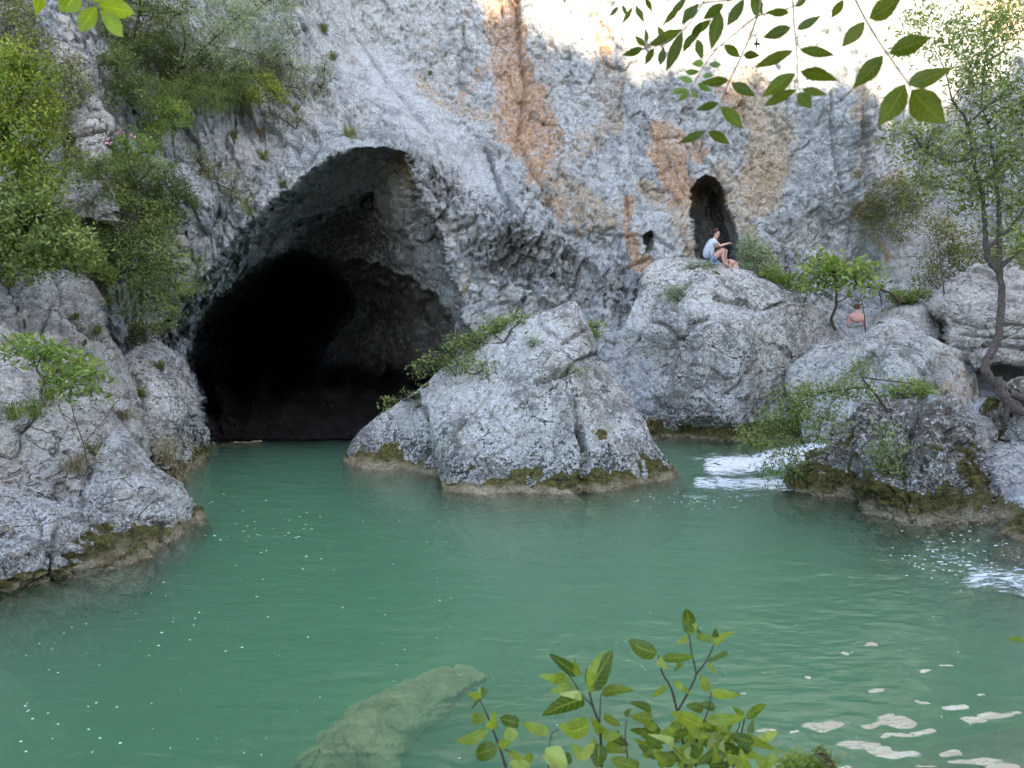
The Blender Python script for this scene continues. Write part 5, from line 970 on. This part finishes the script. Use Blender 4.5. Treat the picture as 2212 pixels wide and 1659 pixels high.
def filler(n, x0, x1, y0, y1, w0=38, w1=84):
    out = []
    for i in range(n):
        x = random.uniform(x0, x1); y = random.uniform(y0, y1); a = random.uniform(-2.9, -.2) if random.random() < .75 else random.uniform(0, 6.28); l = random.uniform(70, 150)
        out.append(((x, y), (x + l * math.cos(a), y + l * .7 * math.sin(a)), random.uniform(w0, w1), random.choice((.05, .15, .3, .45, .6, .75, .95))))
    return out
B1 += filler(62, 1100, 1660, 690, 900, 30, 66)
near_plant("bank_shrub", "tallest forked stem of leafy twigs rising at the bottom right of centre", "shrub", B1,
   [([(1290, 900), (1280, 800), (1250, 640), (1215, 500), (1170, 420), (1150, 330)], .0028, .0012), ([(1250, 612), (1300, 520), (1340, 430), (1322, 330), (1305, 225)], .002, .001), ([(1340, 430), (1400, 350), (1436, 265)], .0016, .0009), ([(1340, 900), (1345, 760), (1400, 620), (1420, 520)], .002, .001), ([(1530, 900), (1560, 790), (1590, 650)], .0018, .001), ([(1500, 900), (1500, 780), (1560, 700), (1560, 600)], .0014, .0008), ([(1120, 660), (1180, 740), (1260, 840)], .0014, .001)], 1.25, L_BANK, M_TWIG, fx_=fR6, shape='ovate', curl=.5, dyt=.06)
B2 = [((800, 505), (918, 302), 118, .1), ((795, 500), (880, 300), 50, .6), ((812, 520), (778, 395), 34), ((742, 430), (590, 322), 62), ((682, 440), (538, 432), 48), ((700, 450), (600, 470), 40), ((722, 520), (588, 520), 62, .55), ((772, 548), (552, 640), 96, .1), ((760, 545), (640, 530), 46, .95), ((858, 527), (1025, 510), 58), ((800, 682), (640, 690), 105), ((870, 720), (800, 640), 60), ((842, 780), (838, 905), 104, .1), ((935, 740), (1000, 790), 84, .15), ((860, 740), (960, 735), 60), ((820, 760), (740, 840), 60),
      ((745, 435), (720, 340), 40), ((880, 800), (1000, 830), 60), ((960, 690), (880, 640), 40), ((780, 860), (700, 780), 60), ((900, 860), (1020, 900), 70), ((760, 870), (820, 780), 50, .95), ((980, 640), (1010, 600), 30)]
near_plant("bank_shrub", "stem with one big dark brown tipped leaf, left of the tallest stem", "shrub", B2,
   [([(860, 900), (850, 700), (815, 590), (795, 500), (780, 400)], .0026, .001), ([(850, 690), (852, 600), (857, 528)], .0014, .0008), ([(815, 590), (750, 520), (700, 440), (600, 330)], .0014, .0008), ([(1000, 900), (980, 760), (985, 660)], .0014, .001)], 1.2, L_BANK, M_TWIG, fx_=fR6, shape='ovate', curl=.5, dyt=.06)
B2 += filler(36, 680, 1040, 680, 900, 30, 66)
B3 = [((282, 712), (115, 765), 62), ((330, 800), (215, 835), 92, .2), ((300, 662), (318, 605), 62, .8), ((338, 650), (435, 682), 62, .1), ((360, 722), (435, 740), 72, .9), ((230, 545), (190, 612), 40, .1), ((240, 540), (165, 520), 40), ((232, 530), (240, 490), 34, .95), ((270, 650), (200, 650), 60), ((590, 722), (448, 668), 64), ((620, 885), (655, 795), 150, .92), ((500, 910), (385, 880), 70, .9), ((500, 880), (480, 830), 50), ((640, 900), (560, 840), 90, .92), ((380, 820), (480, 870), 40), ((330, 790), (400, 770), 50), ((640, 870), (700, 850), 60)]
near_plant("bank_shrub", "leftmost low stem with a curled dry tip at the bottom", "shrub", B3,
   [([(372, 905), (335, 790), (285, 660), (235, 550)], .0026, .001), ([(335, 790), (400, 830), (470, 900)], .0014, .001), ([(590, 905), (592, 800), (605, 728)], .0014, .0008), ([(605, 728), (640, 705)], .001, .0006)], 1.15, L_BANK, M_TWIG, fx_=fR6, shape='ovate', curl=.45, dyt=.06)
plant("moss_tuft", "yellow green mossy tuft at the bottom edge right of the leafy stems", "moss", 1.35, [(1745, 1662, 44, 14), (1720, 1668, 30, 14), (1775, 1668, 26, 14)], [([(1750, 1720), (1745, 1665)], .004, .002)], leaf=.012, asp=.2, clumps=60, per=30, mat=L_BRIGHT, crad=.018, dY=.04, tw=.0008)
plant("mossy_twig", "dark mossy curved twig tip at the bottom edge", "twig", 1.3, [(1772, 1626, 9, 6), (1790, 1645, 5, 8)], [([(1806, 1720), (1804, 1672), (1792, 1644), (1768, 1624)], .007, .004)], leaf=.008, asp=.3, clumps=12, per=18, mat=L_OLIVE, crad=.006, dY=.01, tw=.0006)

# ------------------------------------------------------------------ people
M_SKIN = simple("skin", (.56, .35, .27), .6, (.50, .29, .22), 12); M_SHIRT = simple("pale_blue_cotton", (.58, .64, .72), .85, (.52, .58, .67), 8)
M_SHORTS = simple("blue_patterned_shorts", (.05, .08, .16), .85, (.25, .32, .42), 22); M_HAIR = simple("brown_hair", (.06, .028, .018), .7, (.03, .015, .01), 40); M_WATCH = simple("dark_band", (.02, .02, .02), .5)
def skinned(name, chains, mat, parent, sub=2):
    """chains: list of lists of (x, y, z, radius or (rx, ry)); first vertex of later chains equal to an existing one joins there"""
    V = []; R = []; E = []; key = {}
    for ch in chains:
        prev = None
        for p in ch:
            k = tuple(round(c, 4) for c in p[:3])
            if k not in key: key[k] = len(V); V.append(p[:3]); R.append(p[3] if isinstance(p[3], tuple) else (p[3], p[3]))
            i = key[k]
            if prev is not None and prev != i: E.append((prev, i))
            prev = i
    me = bpy.data.meshes.new(name); me.from_pydata(V, E, []); me.materials.append(mat); o = link(name, me, parent)
    md = o.modifiers.new("Skin", 'SKIN'); md.use_smooth_shade = True
    for i, r in enumerate(R): me.skin_vertices[0].data[i].radius = r; me.skin_vertices[0].data[i].use_root = (i == 0)
    sb = o.modifiers.new("Subdivision", 'SUBSURF'); sb.levels = sub; sb.render_levels = sub
    return o
def hand_chains(w_, d, curl):
    w_ = np.array(w_[:3]); d = np.array(d, float); d /= np.linalg.norm(d); side = np.cross(d, [0, 1, 0]); side /= np.linalg.norm(side); dn = np.array(curl, float); out = []
    palm = w_ + d * .07
    lens = (.065, .075, .072, .055)
    for i in range(4):
        b = palm + np.array([0, (i - 1.5) * .019, 0]); m_ = b + d * lens[i] * .5 + dn * .008; t_ = m_ + d * lens[i] * .25 + dn * lens[i] * .45
        out.append([(*b, .0095), (*m_, .0085), (*t_, .007)])
    b = w_ + d * .025 + np.array([0, -.03, 0]); out.append([(*b, .012), (*(b + d * .03 + side * .012), .0105), (*(b + d * .055 + side * .018), .0085)])
    return palm, out
def seated_man():
    Y = 20.0; h = hit(1540, 572, ["boulder"]); base = P3(1546 - 13, 566, Y)
    e = empty("person", base.tolist()); tag(e, "man in pale blue t-shirt and patterned shorts sitting on the tall boulder before the niche", "person", "people at the cave")
    pel = (.0, 0, .07, (.13, .15)); sp = (-.045, 0, .26, (.115, .145)); ch = (-.01, 0, .44, (.12, .16)); nb_ = (.085, 0, .565, (.06, .07)); nk = (.13, 0, .63, .05); hd0 = (.165, 0, .70, (.075, .07)); hd1 = (.17, 0, .775, (.088, .078)); hd2 = (.165, 0, .83, (.06, .055))
    body = [[pel, sp, ch, nb_, nk, hd0, hd1, hd2], [hd0, (.225, 0, .675, (.032, .03))], [hd1, (.245, 0, .745, .016), (.262, 0, .728, .011)]]
    for sgn, kx, kz, ax, az_, tx in ((-1, .33, .35, .33, .02, .44), (1, .47, .33, .46, .0, .57)):
        hip = (.04, sgn * .09, .08, .095); kn = (kx, sgn * .11, kz, .062); mid = ((hip[0] + kx) / 2, sgn * .10, (hip[2] + kz) / 2 - .01, .082); calf = ((kx + ax) / 2 - .035, sgn * .11, (kz + az_) / 2 + .04, .056)
        body.append([pel, hip, mid, kn, calf, (ax, sgn * .11, az_ + .03, .034), (ax + .03, sgn * .11, az_ - .05, .036), (tx - .03, sgn * .12, az_ - .085, .03), (tx + .02, sgn * .12, az_ - .1, .02)])
    hands = []
    for sgn, ez in ((-1, .40), (1, .42)):
        sh = (.05, sgn * .165, .535, .062); el = (.215, sgn * .19, ez, .043); wr = (.455, sgn * .06, .485, .027)
        palm, fg = hand_chains(wr, (1, -sgn * .25, .05), (0, -sgn * .4, -.6)); body.append([ch, sh, ((.13), sgn * .18, (.535 + ez) / 2 + .01, .05), el, (.33, sgn * .13, .445, .037), wr, (*palm, .026)]); hands += fg
    skinned("body", body, M_SKIN, e)
    for i, f in enumerate(hands): skinned("finger", [f], M_SKIN, e, 1)
    sh_ = [[(-.0, 0, .10, (.15, .17)), (-.06, 0, .24, (.145, .17)), (-.03, 0, .43, (.145, .185)), (.06, 0, .55, (.085, .10))]]
    for sgn in (-1, 1): sh_.append([(-.03, 0, .43, (.145, .185)), (.05, sgn * .165, .53, .08), (.14, sgn * .183, .475, .067)])
    skinned("shirt", sh_, M_SHIRT, e)
    so = [[(.0, 0, .065, (.155, .17))]]
    for sgn in (-1, 1): so.append([(.0, 0, .065, (.155, .17)), (.05, sgn * .09, .09, .115), (.14, sgn * .1, .155, .105)])
    skinned("shorts", so, M_SHORTS, e)
    skinned("hair", [[(.125, 0, .735, (.075, .078)), (.13, 0, .80, (.095, .088)), (.17, 0, .85, (.07, .07)), (.225, 0, .868, (.03, .04))]], M_HAIR, e)
    skinned("beard", [[(.175, 0, .69, (.045, .062)), (.215, 0, .668, (.036, .034))]], M_HAIR, e, 2)
    skinned("watch", [[(.43, -.065, .483, .032), (.45, -.06, .485, .032)]], M_WATCH, e, 1)
    for sgn in (-1, 1):
        g = Geo(); c = np.array([.232, sgn * .032, .757]); V_, F_ = tube_arrays([c, c + np.array([.012, 0, 0])], np.array([.012, .006]), 6); g.add(V_, F_)
        link("eye", g.mesh("eye", M_WATCH), e)
    return e
seated_man()
def crouched():
    e = empty("person", P3(1580, 578, 20.3).tolist()); tag(e, "bare backed person in blue swim shorts bending down right behind the sitting man", "person", "people at the cave")
    skinned("body", [[(.10, 0, -.02, .12), (.07, 0, .10, .125), (-.03, 0, .17, (.10, .14)), (-.11, 0, .17, .05), (-.16, 0, .15, .075), (-.19, 0, .13, .05)], [(.10, 0, -.02, .12), (.0, -.10, -.10, .075), (-.14, -.12, -.08, .055), (-.20, -.12, -.16, .03)],
            [(-.03, 0, .17, (.10, .14)), (-.05, -.16, .12, .045), (-.09, -.17, -.02, .036), (-.15, -.15, -.06, .028), (-.19, -.15, -.08, .02)]], M_SKIN, e)
    for i in range(4): skinned("finger", [[(-.19, -.165 + i * .016, -.08, .008), (-.225, -.165 + i * .016, -.09, .007), (-.245, -.165 + i * .016, -.105, .006)]], M_SKIN, e, 1)
    skinned("shorts", [[(.14, 0, -.04, .125), (.10, 0, -.02, .13), (.07, -.05, -.06, .11)]], simple("blue_white_shorts", (.15, .25, .5), .8, (.7, .72, .75), 18), e)
    skinned("hair", [[(-.165, 0, .175, .07), (-.13, 0, .19, .06)]], M_HAIR, e)
crouched()
def far_person():
    e = empty("person", P3(1850, 700, 22.2).tolist()); tag(e, "red haired person with bare pink shoulders seen from behind, under the fig tree", "person", "people at the cave")
    skinned("body", [[(0, 0, 0, (.17, .11)), (0, 0, .22, (.19, .12)), (0, 0, .34, (.10, .08)), (0, 0, .41, .055), (0, 0, .50, (.085, .09)), (0, 0, .58, .07)], [(0, 0, .22, (.19, .12)), (-.19, 0, .24, .065), (-.24, .02, .0, .05), (-.20, .2, -.15, .04)], [(0, 0, .22, (.19, .12)), (.19, 0, .24, .065), (.24, .02, .0, .05), (.20, .2, -.15, .04)]], simple("pink_skin", (.72, .42, .38), .6, (.66, .36, .32), 10), e)
    skinned("hair", [[(0, -.02, .43, .07), (0, -.02, .52, .10), (0, 0, .60, .075)]], simple("red_hair", (.20, .06, .025), .7, (.1, .03, .015), 40), e)
far_person()
# a swallow flying before the cliff
def swallow():
    e = empty("bird", P3(1634, 98, 15.0).tolist()); tag(e, "small dark swallow flying in front of the sunlit cliff top", "bird")
    g = Geo(); V_, F_ = tube_arrays(np.array([[0, 0, .12], [0, -.005, .09], [0, 0, .04], [0, .005, -.01], [0, 0, -.07]]), np.array([.004, .016, .02, .014, .003]), 8); g.add(V_, F_); link("body", g.mesh("body", M_HAIR), e)
    for s_ in (-1, 1):
        g = Geo(); V_ = []
        for t, x, z, c in ((0, .015, .055, .045), (.3, .05, .05, .04), (.6, .075, .0, .03), (1, .095, -.10, .004)):
            for dz, dyy in ((0, 0), (-c, .008)): V_ += [(s_ * x * (1 if s_ > 0 else .8), -.02 * t + dyy, z + dz)]
        V_ = np.array(V_); V2_ = V_ + np.array([0, .004, 0]); F_ = gridfaces(4, 2); g.add(np.concatenate([V_, V2_]), np.concatenate([F_, F_[:, ::-1] + 8])); link("wing", g.mesh("wing", M_HAIR), e)
    g = Geo(); g.add(np.array([(0, 0, -.04), (.018, 0, -.13), (.003, 0, -.075), (-.003, 0, -.075), (-.018, 0, -.13)]), np.array([(0, 1, 2)])); g.F[3].append(np.array([(0, 3, 4), (0, 2, 3)])); link("tail", g.mesh("tail", M_HAIR, False), e)
swallow()
# driftwood at the mouth of the cave
def stick(label, pts, r, Y=None, mat=None):
    P_ = [P3(a, b, hitY(a, b) - .04 if Y is None else Y) for a, b in pts]; q, rr = smooth_path(P_, np.linspace(r, r * .5, len(P_)), 4, r * .3); V_, F_ = tube_arrays(q, rr, 7); g = Geo(); g.add(V_, F_); g.org = P_[0]
    o = link("driftwood", g.mesh("driftwood", mat or M_DRY), loc=P_[0].tolist()); tag(o, label, "driftwood", "driftwood and dead branches")
stick("long pale driftwood branch floating at the left of the cave mouth", [(468, 968), (500, 960), (540, 956), (566, 953)], .04, 17.3)
stick("shorter dark driftwood stick beside the long pale branch in the cave mouth", [(478, 962), (512, 966), (548, 960)], .03, 17.2)
stick("thin bare dead branch inside the cave above the boulder's left ridge", [(820, 858), (870, 864), (905, 880)], .03, 19.5, M_TWIG)
stick("pale dead branch wedged in the gap below the rounded whitish boulder", [(2065, 725), (2050, 738), (2035, 746)], .03, 18.6)
stick("bare dead twig leaning above the yellow and green bushes behind the boulder's peak", [(1175, 690), (1160, 665), (1150, 640)], .014, 15.2)
stick("pale dead stick standing among the boulders below the fig tree", [(1838, 790), (1825, 750), (1805, 712)], .022, 19.0)
